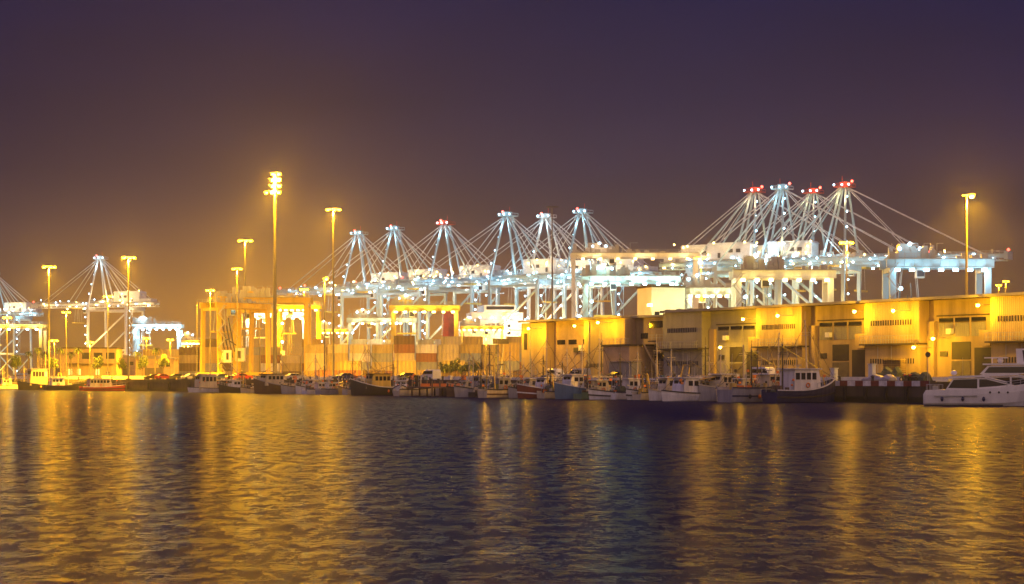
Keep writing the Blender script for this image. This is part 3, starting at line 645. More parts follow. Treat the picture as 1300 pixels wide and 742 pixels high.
def shed(u0, label, bay=11.0, tot=25.0, H=10.8, baymat='clad', grey=False, lamps=(), proj=1.6, door_lamp=True):
    o = WO + WE * u0
    t = thing('warehouse', label, 'warehouse', (o.x, o.y, G + 0.01), WA, 'ribbed warehouses along the quay')
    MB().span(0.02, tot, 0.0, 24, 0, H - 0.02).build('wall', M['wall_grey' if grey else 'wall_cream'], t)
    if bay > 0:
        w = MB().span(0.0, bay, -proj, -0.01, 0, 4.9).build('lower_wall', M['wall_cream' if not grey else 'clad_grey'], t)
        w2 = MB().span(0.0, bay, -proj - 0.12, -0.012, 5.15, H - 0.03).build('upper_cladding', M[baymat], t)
        MB().span(-0.25, bay + 0.1, -proj - 0.9, -0.015, 4.92, 5.13).build('balcony', M['concrete'], t)
        railing(t, -0.2, bay, -proj - 0.85, 5.13, 1.05, 0.55)
        slots(1.2, bay - 1.4, 7.6, 8.3, -proj - 0.13, 17, t); slots(1.0, bay - 1.0, 2.4, 3.1, -proj - 0.01, 18, t)
        for k in (2.6, 5.4): MB().span(k, k + 0.12, -proj - 0.02, -proj + 0.05, 0.1, 4.8).build('drain_pipe', M['galv'], t)
        MB().span(-2.3, -0.27, -1.5, -0.02, 4.6, 6.6).build('balcony_box', M['wall_cream'], t)
    x = bay + 0.6
    MB().span(bay + 0.2, bay + 1.5, -0.5, -0.012, 0, 8.0).build('pillar', M['wall_cream'], t)
    n = 3; cw = (tot - bay - 4.2) / n
    for i in range(n):
        xx = bay + 2.0 + i * cw
        f = MB().span(xx, xx + cw * 0.86, -0.06, 0.05, 7.9, 8.35).build('window', M['glass'], t)
        MB().span(xx, xx + cw * 0.86, -0.10, -0.02, 7.78, 7.88).build('sill', M['concrete'], f)
        MB().span(xx, xx + cw * 0.86, -0.05, 0.04, 5.9, 7.7).build('shutter_panel', M['clad_grey'], t)
    MB().span(bay + 1.6, tot - 0.1, -0.16, -0.011, 8.6, 8.75).build('string_course', M['concrete'], t)
    MB().span(tot - 9.0, tot - 5.4, -0.05, 0.05, 2.9, 5.2).build('opening', M['void'], t)
    d_ = MB().span(tot - 9.0, tot - 5.4, -0.06, 0.04, 0.02, 2.7).build('door', M['shutter'], t)
    MB().span(tot - 4.7, tot - 1.2, -0.06, 0.04, 0.02, 4.4).build('door', M['void'], t)
    MB().span(bay + 2.2, bay + 3.6, -0.12, -0.01, 3.3, 4.0).build('sign_box', M['steel_dark'], t)
    MB().box(bay + 4.4, -0.35, 6.6, 0.9, 0.6, 0.7).build('air_unit', M['house'], t)
    roof_slab(t, -0.05, tot + 0.0, -proj if bay > 0 else 0, H)
    for (lx, ly, lz, en) in lamps: wall_lamp(t, lx, ly, lz, en)
    return t
LE = 2700
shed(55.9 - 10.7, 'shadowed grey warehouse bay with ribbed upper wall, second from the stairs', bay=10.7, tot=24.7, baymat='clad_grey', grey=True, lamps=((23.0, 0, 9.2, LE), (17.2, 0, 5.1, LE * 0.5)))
shed(69.9, 'yellow-lit warehouse behind the grey-white trawler with slotted vents', bay=10.8, tot=24.7, lamps=((9.0, -1.75, 9.4, LE), (24.0, 0, 9.6, LE * 0.9)))
shed(94.6, 'warehouse behind the tarpaulin heap, with its balcony above stacked pallets', bay=11.2, tot=24.6, lamps=((9.4, -1.75, 9.4, LE), (12.0, -0.5, 4.5, LE * 0.45), (15.2, 0, 5.6, LE * 0.5), (23.6, 0, 9.7, LE)))
shed(119.2, 'rightmost warehouse, behind the motor yachts', bay=11.2, tot=25, lamps=((9.4, -1.75, 9.4, LE),))
# left building
o = WO
t = thing('warehouse', 'ochre and yellow flat-walled warehouse next to the containers, left end of the row', 'warehouse', (o.x, o.y, G + 0.01), WA, 'ribbed warehouses along the quay')
MB().span(0.02, 33.9, 0, 24, 0, 10.4).build('wall', M['wall_ochre'], t)
MB().span(0, 8.7, -1.6, -0.01, 0, 10.2).build('end_block', M['clad'], t)
MB().span(21.3, 33.9, -1.6, -0.012, 0, 10.3).build('end_block', M['clad'], t)
for x in (9.8, 13.6, 18.4): MB().span(x, x + 2.6, -0.06, 0.05, 6.3, 7.1).build('window', M['glass'], t)
MB().span(15.8, 17.4, -0.4, -0.02, 4.9, 5.7).build('sign_box', M['steel_dark'], t)
MB().box(18.6, -0.35, 5.6, 1.4, 0.7, 1.0).build('air_unit', M['house'], t)
MB().span(1.0, 2.0, -1.68, -1.55, 5.5, 8.4).build('opening', M['void'], t)
roof_slab(t, -0.05, 33.95, -1.6, 10.35, 0.8)
for x in (3.1, 22.8): MB().span(x, x + 0.14, -1.75, -1.6, 0.1, 10.0).build('drain_pipe', M['galv'], t)
slots(23, 32, 2.3, 2.9, -1.61, 20, t)
wall_lamp(t, 7.4, -1.6, 9.1, LE); wall_lamp(t, 20.2, 0, 9.3, LE); wall_lamp(t, 30.2, -1.6, 9.6, LE); wall_lamp(t, 0.3, -1.65, 8.9, LE * .8)
# terrace block with outside stairs
o = WO + WE * 34.0
t = thing('terrace_building', 'stepped building with terraces and an outside stair between two warehouses', 'building', (o.x, o.y, G + 0.01), WA)
MB().span(0.02, 11.1, 0.5, 24, 0, 10.3).build('wall', M['wall_cream'], t)
MB().span(-2.6, 5.2, -4.2, 0.48, 0, 5.6).build('lower_block', M['wall_ochre'], t)
MB().span(-2.8, 5.4, -4.4, 0.47, 5.62, 5.95).build('terrace_slab', M['concrete'], t)
railing(t, -2.7, 5.3, -4.3, 5.95, 0.9)
for x0, x1, z0, z1 in ((4.2, 8.4, 8.6, 9.7), (1.6, 3.6, 6.9, 7.8), (8.8, 10.8, 6.9, 7.8)): MB().span(x0, x1, 0.4, 0.52, z0, z1).build('window', M['glass'], t)
MB().span(5.6, 11.0, -0.9, 0.49, 6.3, 6.5).build('balcony', M['concrete'], t); railing(t, 5.7, 10.9, -0.85, 6.5, 0.9)
MB().span(5.6, 11.0, 0.42, 0.51, 3.2, 6.0).build('opening', M['void'], t)
q = MB()
for i in range(12): q.box(5.9 + i * 0.42, -1.3, 5.9 - i * 0.45, 0.44, 1.2, 0.12)
q.bar((5.7, -1.9, 6.2), (10.9, -1.9, 0.7), 0.12, 0.3); q.build('stair', M['wall_cream'], t)
MB().span(2.6, 9.2, -6.4, -4.5, 0, 3.0).build('grey_annex', M['wall_grey'], t)
MB().span(2.4, 9.4, -6.6, -4.42, 3.02, 3.16).build('annex_roof', M['roof'], t)
MB().span(-0.02, 11.15, -0.2, 24, 10.32, 10.6).build('roof', M['roof'], t)
for k in range(3): q = MB().box(2 + k * 3.2, 6, 11.2, 1.4, 1.2, 1.1).build('roof_unit', M['galv'], t)

# yellow tall block building behind the left warehouse
d = 470; x = XX(842, d)
t = thing('tower_block', 'plain tall yellow-lit block rising behind the warehouse roof', 'building', (x, d, G + 0.01), R(18))
MB().span(-4.2, 4.2, -3, 6, 0, ZZ(366, d) - G).build('wall', M['house'], t)
MB().span(-4.4, 4.4, -3.2, 6.2, ZZ(366, d) - G + 0.02, ZZ(366, d) - G + 0.5).build('roof', M['concrete'], t)
MB().span(-3.4, -2.2, -3.06, -2.95, 14, 16).build('window', M['glass'], t)
point(t, (-3, -13, 15), (1, .8, .22), 6000, 0.4); point(t, (6, -12, 19), (.8, 1, .6), 3000, 0.4); put('wall_lamp', LY, t, (-4.8, -3.4, 17.5))  # bare points added out in front to brighten the block

# low port office at the left, with dark windows
d = 600; x = XX(108, d)
t = thing('port_office', 'two-storey yellow-lit office with three dark windows on the left shore', 'building', (x, d, G + 0.01), 0)
MB().span(-7, 9.5, 0, 9, 0, 9.3).build('wall', M['wall_cream'], t)
MB().span(-7.3, 9.8, -0.3, 9.3, 9.32, 9.7).build('roof', M['concrete'], t)
for x0 in (-0.9, 2.6, 6.3): MB().span(x0, x0 + 2.6, -0.06, 0.05, 6.2, 8.1).build('window', M['glass'], t)
for x0 in (-5, -2.4, 3.2): MB().span(x0, x0 + 1.1, -0.06, 0.05, 1.4, 3.2).build('window', M['l_win'], t)
MB().span(-5.8, 8.6, -1.3, -0.02, 4.6, 4.8).build('canopy', M['concrete'], t)
MB().span(6.4, 7.4, -0.07, 0.05, 0.05, 2.3).build('door', M['steel_dark'], t)
# second office / sheds
for px, d, w, h, lb in ((80, 640, 9, 8, 'plain yellowish shed between the white-lit gantry and the office'), (150, 640, 12, 7, 'plain low shed left of the small blue-lit gantry'), (196, 620, 12, 6.4, 'low pale shed in front of the small blue-lit gantry')):
    x = XX(px, d); t = thing('storage_shed', lb, 'shed', (x, d, G + 0.01), 0, 'plain sheds on the left shore')
    MB().span(-w / 2, w / 2, 0, 8, 0, h).build('wall', M['wall_ochre'], t)
    MB().prism([(-w / 2 - .3, h + .02), (w / 2 + .3, h + .02), (w / 2 + .3, h + .3), (0, h + 1.1), (-w / 2 - .3, h + .3)], -0.3, 8.3).build('roof', M['roof'], t)
    MB().span(-w / 4, w / 4, -0.06, 0.05, 0.02, 3.6).build('door', M['shutter'], t)
    for k in (-1, 1): MB().span(k * w * 0.36 - 0.6, k * w * 0.36 + 0.6, -0.06, 0.05, h - 2.4, h - 1.3).build('window', M['glass'], t)

# dark crane-like loader by the containers (x ~ 632, y 430)
d = 480; x = XX(631, d)
t = thing('cargo_hoist', 'dark T-shaped hoist post standing by the containers next to the warehouse', 'hoist', (x, d, G), 0)
MB().bar((0, 0, 0), (0, 0, 8.6), 0.9).build('post', M['steel_dark'], t); MB().box(0.9, 0, 9.3, 3.8, 1.6, 1.2).build('head', M['steel_dark'], t); MB().box(0, 0, 0.2, 2.4, 2.4, 0.4).build('base', M['concrete'], t)
MB().bar((0.8, 0, 0.4), (1.6, 0, 8.6), 0.16).build('ladder', M['galv'], t)

# ------------------------------------------------------------------ trees
def leafball(mb, c, r, n, s, sz=1.0):
    for _ in range(n):
        v = Vector((random.gauss(0, 1), random.gauss(0, 1), random.gauss(0, 1))).normalized() * (r * random.uniform(0.45, 1.0)); p = Vector(c) + Vector((v.x, v.y, v.z * sz))
        a = Vector((random.gauss(0, 1), random.gauss(0, 1), random.gauss(0, 1))).normalized(); b_ = a.orthogonal().normalized(); q = s * random.uniform(.6, 1.3)
        mb.add([p - a * q, p + b_ * q * .5, p + a * q, p - b_ * q * .5], [(0, 1, 2, 3)])
def tree_mesh(h, r, kindm):
    cr = MB(); tr = MB()
    tr.tube((0, 0, 0), (0.1, 0, h * 0.45), 0.16, 0.1, 8)
    for i in range(5):
        a = i * 1.256; tr.tube((0.1, 0, h * 0.4), (math.cos(a) * r * .5, math.sin(a) * r * .5, h * (0.6 + .05 * (i % 3))), 0.08, 0.03, 5)
    for i in range(9):
        a = random.uniform(0, 6.28); leafball(cr, (math.cos(a) * r * .45, math.sin(a) * r * .45, h * random.uniform(.5, .88)), r * random.uniform(.45, .65), 110, 0.22)
    return tr.mesh('trunk', M['bark']), cr.mesh('crown', M[kindm])
TM = [tree_mesh(4.6, 1.5, 'leaf_dark'), tree_mesh(4.2, 1.3, 'leaf'), tree_mesh(6.6, 1.6, 'leaf_dark')]
def tree(px, d, k, lb, sc=1.0, group='clipped round trees'):
    t = thing('tree', lb, 'tree', (XX(px, d), d, G), random.uniform(0, 6), group); t.scale = (sc, sc, sc)
    put('trunk', TM[k][0], t); put('crown', TM[k][1], t)
for i, px in enumerate((563, 570, 578, 586, 594, 603)):
    tree(px, 500 - i * 2, i % 2, 'small round tree, %s from the left in the row before the containers' % ORD[i], 0.95 + 0.1 * (i % 3))
for i, (px, lb) in enumerate(((155, 'tall dark tree in front of the low shed'), (181, 'tall dark tree below the left leg of the small blue-lit gantry'), (207, 'tall dark tree below the middle of the small blue-lit gantry'), (68, 'dark tree below the leftmost tall mast'), (124, 'dark tree just right of the port office windows'), (20, 'dark tree near the left edge behind the tugboat'))):
    tree(px, 560, 2, lb, 1.0 + 0.08 * (i % 3), 'tall dark trees on the left shore')
def palm_mesh(h):
    tr = MB(); pts = [Vector((0.02 * i * i * .1, 0, h * i / 6)) for i in range(7)]
    for a, b_ in zip(pts, pts[1:]): tr.tube(a, b_, 0.2 - .01 * a.z / h, 0.19 - .01 * b_.z / h, 7)
    cr = MB(); top = pts[-1]
    for i in range(22):
        a = i * 2.399; el = random.uniform(-.3, 1.1); L_ = random.uniform(1.7, 2.4); prev = top; w = 0.28
        for k in range(5):
            e = el - k * 0.42; nx = prev + Vector((math.cos(a) * math.cos(e), math.sin(a) * math.cos(e), math.sin(e))) * L_ / 5
            side = Vector((-math.sin(a), math.cos(a), -0.2)) * w * (1 - abs(k - 1.5) / 4)
            cr.add([prev - side, prev + side, nx + side * .85, nx - side * .85], [(0, 1, 2, 3)]); prev = nx
    return tr.mesh('trunk', M['bark']), cr.mesh('crown', M['leaf'])
PM = [palm_mesh(7.6), palm_mesh(8.6)]
for i, (px, d, lb) in enumerate(((36, 580, 'palm tree leftmost of the shoreline palms, in front of the white-lit gantry'), (48, 575, 'palm tree at the right legs of the white-lit gantry'), (56, 590, 'palm tree between the white-lit gantry and the leftmost tall mast'), (77, 575, 'palm tree right of the short twin street lamp'), (90, 590, 'palm tree just left of the port office'), (99, 575, 'palm tree in front of the port office'), (174, 570, 'palm tree right of the tall mast by the solitary quay crane'), (197, 575, 'palm tree beneath the small blue-lit gantry'))):
    t = thing('palm_tree', lb, 'palm', (XX(px, d), d, G), i * 1.1, 'palm trees on the left shore'); put('trunk', PM[i % 2][0], t); put('crown', PM[i % 2][1], t)

# ------------------------------------------------------------------ cars
def car_parts(van=False):
    if van: L_, W_, H_ = 4.7, 1.85, 2.0; prof = [(-2.35, .35), (2.3, .35), (2.35, .95), (1.7, 1.15), (1.1, 1.85), (.7, 2.0), (-2.2, 2.0), (-2.35, 1.8)]
    else: L_, W_, H_ = 4.3, 1.75, 1.45; prof = [(-2.1, .35), (2.1, .35), (2.15, .7), (1.95, .88), (.95, .98), (.35, 1.42), (-1.1, 1.45), (-1.75, 1.05), (-2.1, .98)]
    b_ = MB(); n = len(prof); rings = []
    for y, s_ in ((-W_ / 2, .92), (-W_ / 2 + .1, 1), (W_ / 2 - .1, 1), (W_ / 2, .92)):
        rings.append([(x * (1 if z < 1 else 0.985), y * (1.0 if z < 1.0 else 0.88), .35 + (z - .35) * (s_ if z > 1 else 1)) for x, z in prof])
    b_.loft(rings)
    g = MB()
    if van: pane = [[(1.5, 1.2), (1.05, 1.72), (.45, 1.72), (.45, 1.2)], [(.3, 1.2), (.3, 1.72), (-.8, 1.72), (-.8, 1.2)], [(-.95, 1.2), (-.95, 1.72), (-2.1, 1.72), (-2.1, 1.2)]]
    else: pane = [[(.8, 1.0), (.3, 1.34), (-.25, 1.36), (-.25, 1.0)], [(-.35, 1.0), (-.35, 1.36), (-1.1, 1.36), (-1.55, 1.02)]]
    ws = []
    for p in pane:
        q = MB(); q.prism(p, -W_ / 2 * .97 - .02, W_ / 2 * .97 + .02); ws.append(q)
    wh = []
    for x in (-1.35, 1.35):
        for s_ in (-1, 1): q = MB(); q.tube((x, s_ * (W_ / 2 - .22), .33), (x, s_ * (W_ / 2 + .02), .33), .33, n=14); wh.append(q)
    hl_ = [MB().box(L_ / 2 - .03, s_ * .6, .72, .1, .3, .16) for s_ in (-1, 1)]
    return b_, ws, wh, hl_
paints = {k: mat(k + ' car paint', c, 0.3, 0.1, 0.1, 0.5) for k, c in dict(black=(.02, .02, .022), red=(.4, .03, .02), white=(.75, .75, .72), silver=(.4, .4, .42), blue=(.04, .06, .16)).items()}
CMESH = {}
for van in (0, 1):
    b_, ws, wh, hl_ = car_parts(van); CMESH[van] = (b_, [w.mesh('window', M['glass']) for w in ws], [w.mesh('wheel', M['tyre']) for w in wh], [h.mesh('headlight', M['galv']) for h in hl_])
CB = {}
def car(px, off, paint, rz, lb, van=0):
    p = quay(px, -off)
    if (van, paint) not in CB: CB[van, paint] = CMESH[van][0].mesh('car_body', paints[paint])
    t = thing('parked_van' if van else 'parked_car', lb, 'van' if van else 'car', (p.x, p.y, G + 0.02), rz, 'vehicles parked on the quay')
    put('body', CB[van, paint], t)
    for m_ in CMESH[van][1]: put('window', m_, t)
    for m_ in CMESH[van][2]: put('wheel', m_, t)
    for m_ in CMESH[van][3]: put('headlight', m_, t)
nrm = math.atan2(QN.y, QN.x)
for i, (px, c, lb) in enumerate(((194, 'black', 'black parked car leftmost on the quay'), (208, 'red', 'dark red parked car second from the left on the quay'), (227, 'black', 'black parked car left of the white cabin boat'), (241, 'silver', 'silver parked car above the stern of the white cabin boat'), (257, 'black', 'black parked car above the white cabin boat'), (283, 'blue', 'blue parked car right of the white cabin boat'), (299, 'black', 'black parked car left of the bright red one'), (308, 'red', 'bright red parked car before the long barrier'), (375, 'silver', 'silver parked car right of the dark trawler wheelhouse'), (436, 'blue', 'blue parked car behind the small white boats'), (520, 'black', 'black parked car behind the pale-hulled boat near the pontoon'), (787, 'black', 'black parked car against the yellow end wall of the left warehouse'))):
    car(px, 6.5 if px < 700 else 12, c, nrm + (0.1 if i % 2 else -0.08) + (math.pi if i % 3 else 0), lb)
car(706, 7.5, 'white', QA + math.pi * 0.95 , 'white van parked before the left warehouse, behind the blue boat', 1)
car(972, 8, 'white', QA + math.pi, 'boxy white van parked behind the grey-white trawler', 1)
car(547, 7, 'white', QA, 'white van parked behind the wooden pontoon', 1)
car(735, 9, 'silver', QA, 'silver van parked beside the white van before the warehouse', 1)

# tarpaulin heap, pallets, motorbikes, crates on the right quay
def heap(px, off, L_, H_, m, lb, nm, cat):
    p = quay(px, -off); q = MB(); rings = []
    for i in range(7):
        x = -L_ / 2 + L_ * i / 6; f = 0.8 + 0.2 * math.sin(i * 2.1)
        if i in (0, 6): f *= 0.75
        rings.append([(x, -0.8, 0), (x, -0.75 * f, H_ * f * .8), (x, -0.2, H_ * f), (x, 0.4, H_ * f * .95), (x, 0.8, H_ * f * .5), (x, .85, 0)])
    q.loft(rings); o = q.build(nm, M[m], None, (p.x, p.y, G + 0.012), QA); tag(o, lb, cat)
heap(1117, 3.2, 5.2, 1.0, 'p_grey', 'grey tarpaulin-covered heap on the quay before the open dark doors', 'covered_heap', 'tarpaulin')
heap(1165, 6.2, 4.0, 1.3, 'net', 'pile of dark nets on the quay left of the motor yacht', 'net_pile', 'nets')
heap(1130, 9.5, 4.0, 2.0, 'net', 'taller pile of dark nets against the warehouse wall under the balcony', 'net_pile', 'nets')
for i, px in enumerate((1128, 1133, 1138, 1143)):
    p = quay(px, -13); q = MB()
    for k in range(12): q.box(0, 0, 0.1 + k * 0.25, 1.2, 1.0, 0.06); q.box(-.5, 0, .2 + k * .25, .1, 1.0, .12); q.box(.5, 0, .2 + k * .25, .1, 1.0, .12)
    o = q.build('pallet_stack', M['wood'], None, (p.x, p.y, G + 0.02), QA); tag(o, 'stack of wooden pallets, %s from the left under the warehouse balcony' % ORD[i], 'pallets', 'pallet stacks under the balcony')
def motorbike(px, off, lb):
    p = quay(px, -off); t = thing('motorbike', lb, 'motorbike', (p.x, p.y, G + 0.02), QA + 0.2, 'motorbikes on the quay')
    for x in (-.68, .68): MB().torus((x, 0, .31), .25, .07, 'y').build('wheel', M['tyre'], t)
    MB().bar((-.6, 0, .4), (.1, 0, .5), .18, .25).bar((.55, 0, .35), (.38, 0, 1.0), .08).build('frame', M['steel_dark'], t)
    MB().box(-.3, 0, .78, .75, .26, .12).build('seat', M['tyre'], t); MB().ball((.15, 0, .78), .24, 8, 5, .7).build('tank', M['red_paint'], t); MB().bar((.36, -.35, 1.03), (.36, .35, 1.03), .05).build('handlebar', M['galv'], t)
motorbike(1150, 5, 'dark motorbike left of a pair on the quay, under the warehouse bay'); motorbike(1157, 5, 'dark motorbike nearer the net pile of the pair on the quay')
# white cabinet on the quay by the navy trawler
for px, lb, h in ((1059, 'upright white cabinet on the quay right of the navy trawler', 1.7), (1107, 'upright pale cabinet beside the tarpaulin heap', 2.2)):
    p = quay(px, -3.5); q = MB().box(0, 0, h / 2, .8, .6, h).box(0, 0, h + .05, .95, .75, .1); o = q.build('utility_cabinet', M['steel_white'], None, (p.x, p.y, G + .012), QA); tag(o, lb, 'cabinet'); MB().box(0, -.31, h / 2, .6, .03, h * .8).build('door', M['galv'], o)
# round-headed sign post
p = quay(1178, -5); t = thing('road_sign', 'round dark road sign on a post beside the rightmost bay', 'sign', (p.x, p.y, G), 0)
MB().tube((0, 0, 0), (0, 0, 3.6), .05).build('post', M['galv'], t); MB().tube((0, -.06, 3.4), (0, -.1, 3.4), .34, n=16).build('sign_plate', M['steel_dark'], t)
# railing by the hoist
p = quay(655, -9); t = thing('fence', 'pale metal railing in front of the containers beside the warehouse', 'fence', (p.x, p.y, G), QA); q = MB()
railing(t, -7, 9, 0, 0.6, 1.1, 1.6); MB().span(-7, 9, -.1, .1, 0, .6).build('fence_base', M['barrier'], t)
# fish boxes
cols = ['orange', 'p_white', 'p_blue']
fb = {c: MB().box(0, 0, .15, .8, .5, .3).box(0, 0, .46, .78, .48, .28).box(0, 0, .76, .8, .5, .28).mesh('fish_box', M[c]) for c in cols}
for i in range(30):
    px = 300 + i * 24.5 + random.uniform(-6, 6); c = cols[(i * 2) % 3]; p = quay(px, -1.8 - random.uniform(0, 2))
    o = put('fish_box', fb[c], None, (p.x, p.y, G + .012), QA + random.uniform(-.3, .3)); tag(o, '%s plastic fish boxes stacked three high at the quay edge' % {'orange': 'orange', 'p_white': 'white', 'p_blue': 'blue'}[c], 'fish boxes', 'stacked fish boxes on the quay edge, ' + {'orange': 'orange', 'p_white': 'white', 'p_blue': 'blue'}[c])

# ------------------------------------------------------------------ boats
def hull_pts(L_, B_, fb_, bowup, n=12):
    st = []
    for i in range(n + 1):
        f = i / n; x = -L_ / 2 + L_ * f
        w = B_ / 2 * (min(1, 0.82 + f * 0.6) if f < 0.45 else max(0.02, (1 - ((f - 0.45) / 0.55) ** 2.4)))
        zs = fb_ + bowup * max(0, (f - .3) / .7) ** 2 + 0.25 * max(0, .2 - f)
        st.append((x, w, zs, f))
    return st
def boat(px, L_, B_, fb_, bowup, dirn, lb, hull='p_white', trim='p_navy', house=None, name='fishing_boat', off=None, masts=(), arch=None, canopy=None, boom=None, rail=True, drum=False, boxes=0, buoys=0, stack_=False, roofm='p_white', lamp=False, hm='p_white', lower=None, rzadd=0.0, group='boats moored along the quay', lit=False):
    o_ = (L_ / 2 + 1.4) if off is None else off
    p = quay(px, o_); ang = nrm if dirn == 'out' else (nrm + math.pi if dirn == 'in' else QA)
    t = thing(name, lb, 'boat', (p.x, p.y, 0), ang + rzadd, group)
    st = hull_pts(L_, B_, fb_, bowup); h = MB(); rings = []
    for x, w, zs, f in st:
        rake = 0.0 if f < .8 else (f - .8) * 0.5 * L_ * .12
        xl = x - rake * 1.8; kz = -0.35
        rings.append([(xl, -w * .62, kz), (xl * 1.0 + rake * .4, -w * .86, 0.12), (x, -w * .97, zs * .62), (x, -w, zs), (x, -w * .88, zs + .002), (x, -w * .85, zs - .35), (x, w * .85, zs - .35), (x, w * .88, zs + .002), (x, w, zs), (x, w * .97, zs * .62), (xl + rake * .4, w * .86, 0.12), (xl, w * .62, kz)])
    h.loft(rings).build('hull', M[hull], t)
    # rubbing strake and boot stripe
    q = MB()
    for s_ in (-1, 1):
        for a, b_ in zip(st, st[1:]):
            q.bar((a[0], s_ * (a[1] + .03), a[2] - .06), (b_[0], s_ * (b_[1] + .03), b_[2] - .06), .1, .14)
    q.build('rubbing_strake', M[trim], t)
    if lower:
        q = MB()
        for s_ in (-1, 1):
            for a, b_ in zip(st, st[1:]): q.bar((a[0], s_ * (a[1] * .93 + .02), a[2] * .42), (b_[0], s_ * (b_[1] * .93 + .02), b_[2] * .42), .06, .2)
        q.build('boot_stripe', M[lower], t)
    dz = fb_ - .33
    if house:
        hx, hl, hw, hh = house; zb = dz + (bowup * max(0, (hx / L_ + .5 - .3) / .7) ** 2)
        wh = MB()
        base = [(-hl / 2, 0), (hl / 2, 0), (hl / 2 - .05, hh * .55), (hl / 2 - .35, hh), (-hl / 2 + .1, hh)]
        wh.prism([(hx + a, zb + z) for a, z in base], -hw / 2, hw / 2); w = wh.build('wheelhouse', M[hm], t)
        MB().box(hx - .1, 0, zb + hh + .07, hl + .35, hw + .4, .12).build('roof', M[roofm], w)
        k = max(2, int(hl / .9))
        for s_ in (-1, 1):
            for i in range(k):
                x0 = hx - hl / 2 + .22 + i * (hl - .7) / k
                MB().span(x0, x0 + (hl - .7) / k * .72, s_ * hw / 2 - .03, s_ * hw / 2 + .03, zb + hh * .55, zb + hh * .85).build('window', M['l_win'] if (lit and i == 0) else M['glass'], w)
        for i in range(2): MB().box(hx + hl / 2 - .19, (i - .5) * hw * .42, zb + hh * .75, .1, hw * .34, hh * .26).build('window', M['glass'], w)
        for ay, ah_ in ((-hw * .3, 2.6 + (px % 3) * .6), (hw * .32, 1.8 + (px % 4) * .5)): MB().tube((hx - hl * .3, ay, zb + hh + .13), (hx - hl * .3 - .1, ay, zb + hh + ah_), .045, .02, n=5).build('aerial', M['galv'], w)
        MB().tube((hx - .2, .2, zb + hh + .13), (hx - .2, .2, zb + hh + .55), .05).bar((hx - .2, -.5, zb + hh + .55), (hx - .2, .9, zb + hh + .55), .1).build('radar', M['galv'], w)
    for (mx, mh, lean) in masts:
        q = MB(); q.tube((mx, 0, dz), (mx + lean, 0, dz + mh), .13, .07, 8)
        q.bar((mx + lean * .8, -.9, dz + mh * .8), (mx + lean * .8, .9, dz + mh * .8), .06); q.bar((mx + lean * .8 - .7, 0, dz + mh * .84), (mx + lean * .8 + .7, 0, dz + mh * .84), .06)
        q.tube((mx + lean, 0, dz + mh), (mx + lean, 0, dz + mh + 1.2), .025, n=5)
        mo = q.build('mast', M['p_cream'] if mx > -1.3 else M['steel_dark'], t)
        q = MB()
        q.tube((mx + lean * .9, 0, dz + mh * .95), (L_ / 2 - .2, 0, fb_ + bowup), .03, n=4); q.tube((mx + lean * .9, 0, dz + mh * .95), (-L_ / 2 + .2, 0, fb_), .03, n=4)
        q.build('rigging', M['steel_dark'], t)
        MB().ball((mx + lean, .1, dz + mh), .12, 6, 4).build('mast_lamp', M['galv'], mo)
    if arch:
        ax, ah, aw, lean = arch; q = MB()
        for s_ in (-1, 1): q.bar((ax, s_ * aw / 2, dz), (ax + lean, s_ * aw / 2 * .7, dz + ah), .16)
        q.bar((ax + lean, -aw / 2 * .7, dz + ah), (ax + lean, aw / 2 * .7, dz + ah), .16); q.bar((ax + lean * .55, -aw / 2 * .8, dz + ah * .55), (ax + lean * .55, aw / 2 * .8, dz + ah * .55), .1)
        q.build('gallows', M['p_yellow'], t)
    if boom:
        bx, bz, ex, ez = boom; MB().tube((bx, 0, dz + bz), (ex, 0, dz + ez), .1, .07).build('derrick', M['p_yellow'], t)
    if canopy:
        cx, cl, ch = canopy; c_ = MB().box(cx, 0, dz + ch, cl, B_ * .86, .28).build('canopy', M['p_cream'], t); q = MB()
        for sx in (-1, 1):
            for s_ in (-1, 1): q.bar((cx + sx * (cl / 2 - .15), s_ * B_ * .4, dz), (cx + sx * (cl / 2 - .15), s_ * B_ * .4, dz + ch), .07)
        q.build('canopy_post', M['galv'], t)
    if drum:
        q = MB().tube((-L_ * .3, -B_ * .28, dz + .7), (-L_ * .3, B_ * .28, dz + .7), .5, n=12); q.build('net_drum', M['net'], t)
    if rail:
        q = MB(); pr = [s for s in st if s[3] > .5]
        for s_ in (-1, 1):
            for a, b_ in zip(pr, pr[1:]):
                q.bar((a[0], s_ * a[1] * .95, a[2] + .55), (b_[0], s_ * b_[1] * .95, b_[2] + .55), .04)
            for a in pr: q.bar((a[0], s_ * a[1] * .95, a[2]), (a[0], s_ * a[1] * .95, a[2] + .55), .035)
        q.build('rail', M['galv'], t)
    for i in range(boxes):
        MB().box(-L_ * .36 + i * .75, random.uniform(-.2, .2) * B_, dz + .3, .65, .5, .55).build('crate', M[random.choice(['orange', 'p_blue', 'p_cream', 'wood'])], t)
    for i in range(buoys):
        xb = -L_ * .3 + i * 1.5; w = [s for s in st if s[0] >= xb][0][1]
        MB().ball((xb, (w + .2) * 1, .75), .2, 8, 6, 1.4).build('fender', M['orange'] if i % 2 else M['tyre'], t); MB().ball((xb, -(w + .2), .75), .2, 8, 6, 1.4).build('fender', M['orange'] if i % 2 else M['tyre'], t)
    if house:
        MB().torus((house[0], -house[2] / 2 - .08, dz + house[3] * .3 + (bowup * max(0, (house[0] / L_ + .5 - .3) / .7) ** 2)), .26, .07, 'y').build('lifebuoy', M['orange'], t)
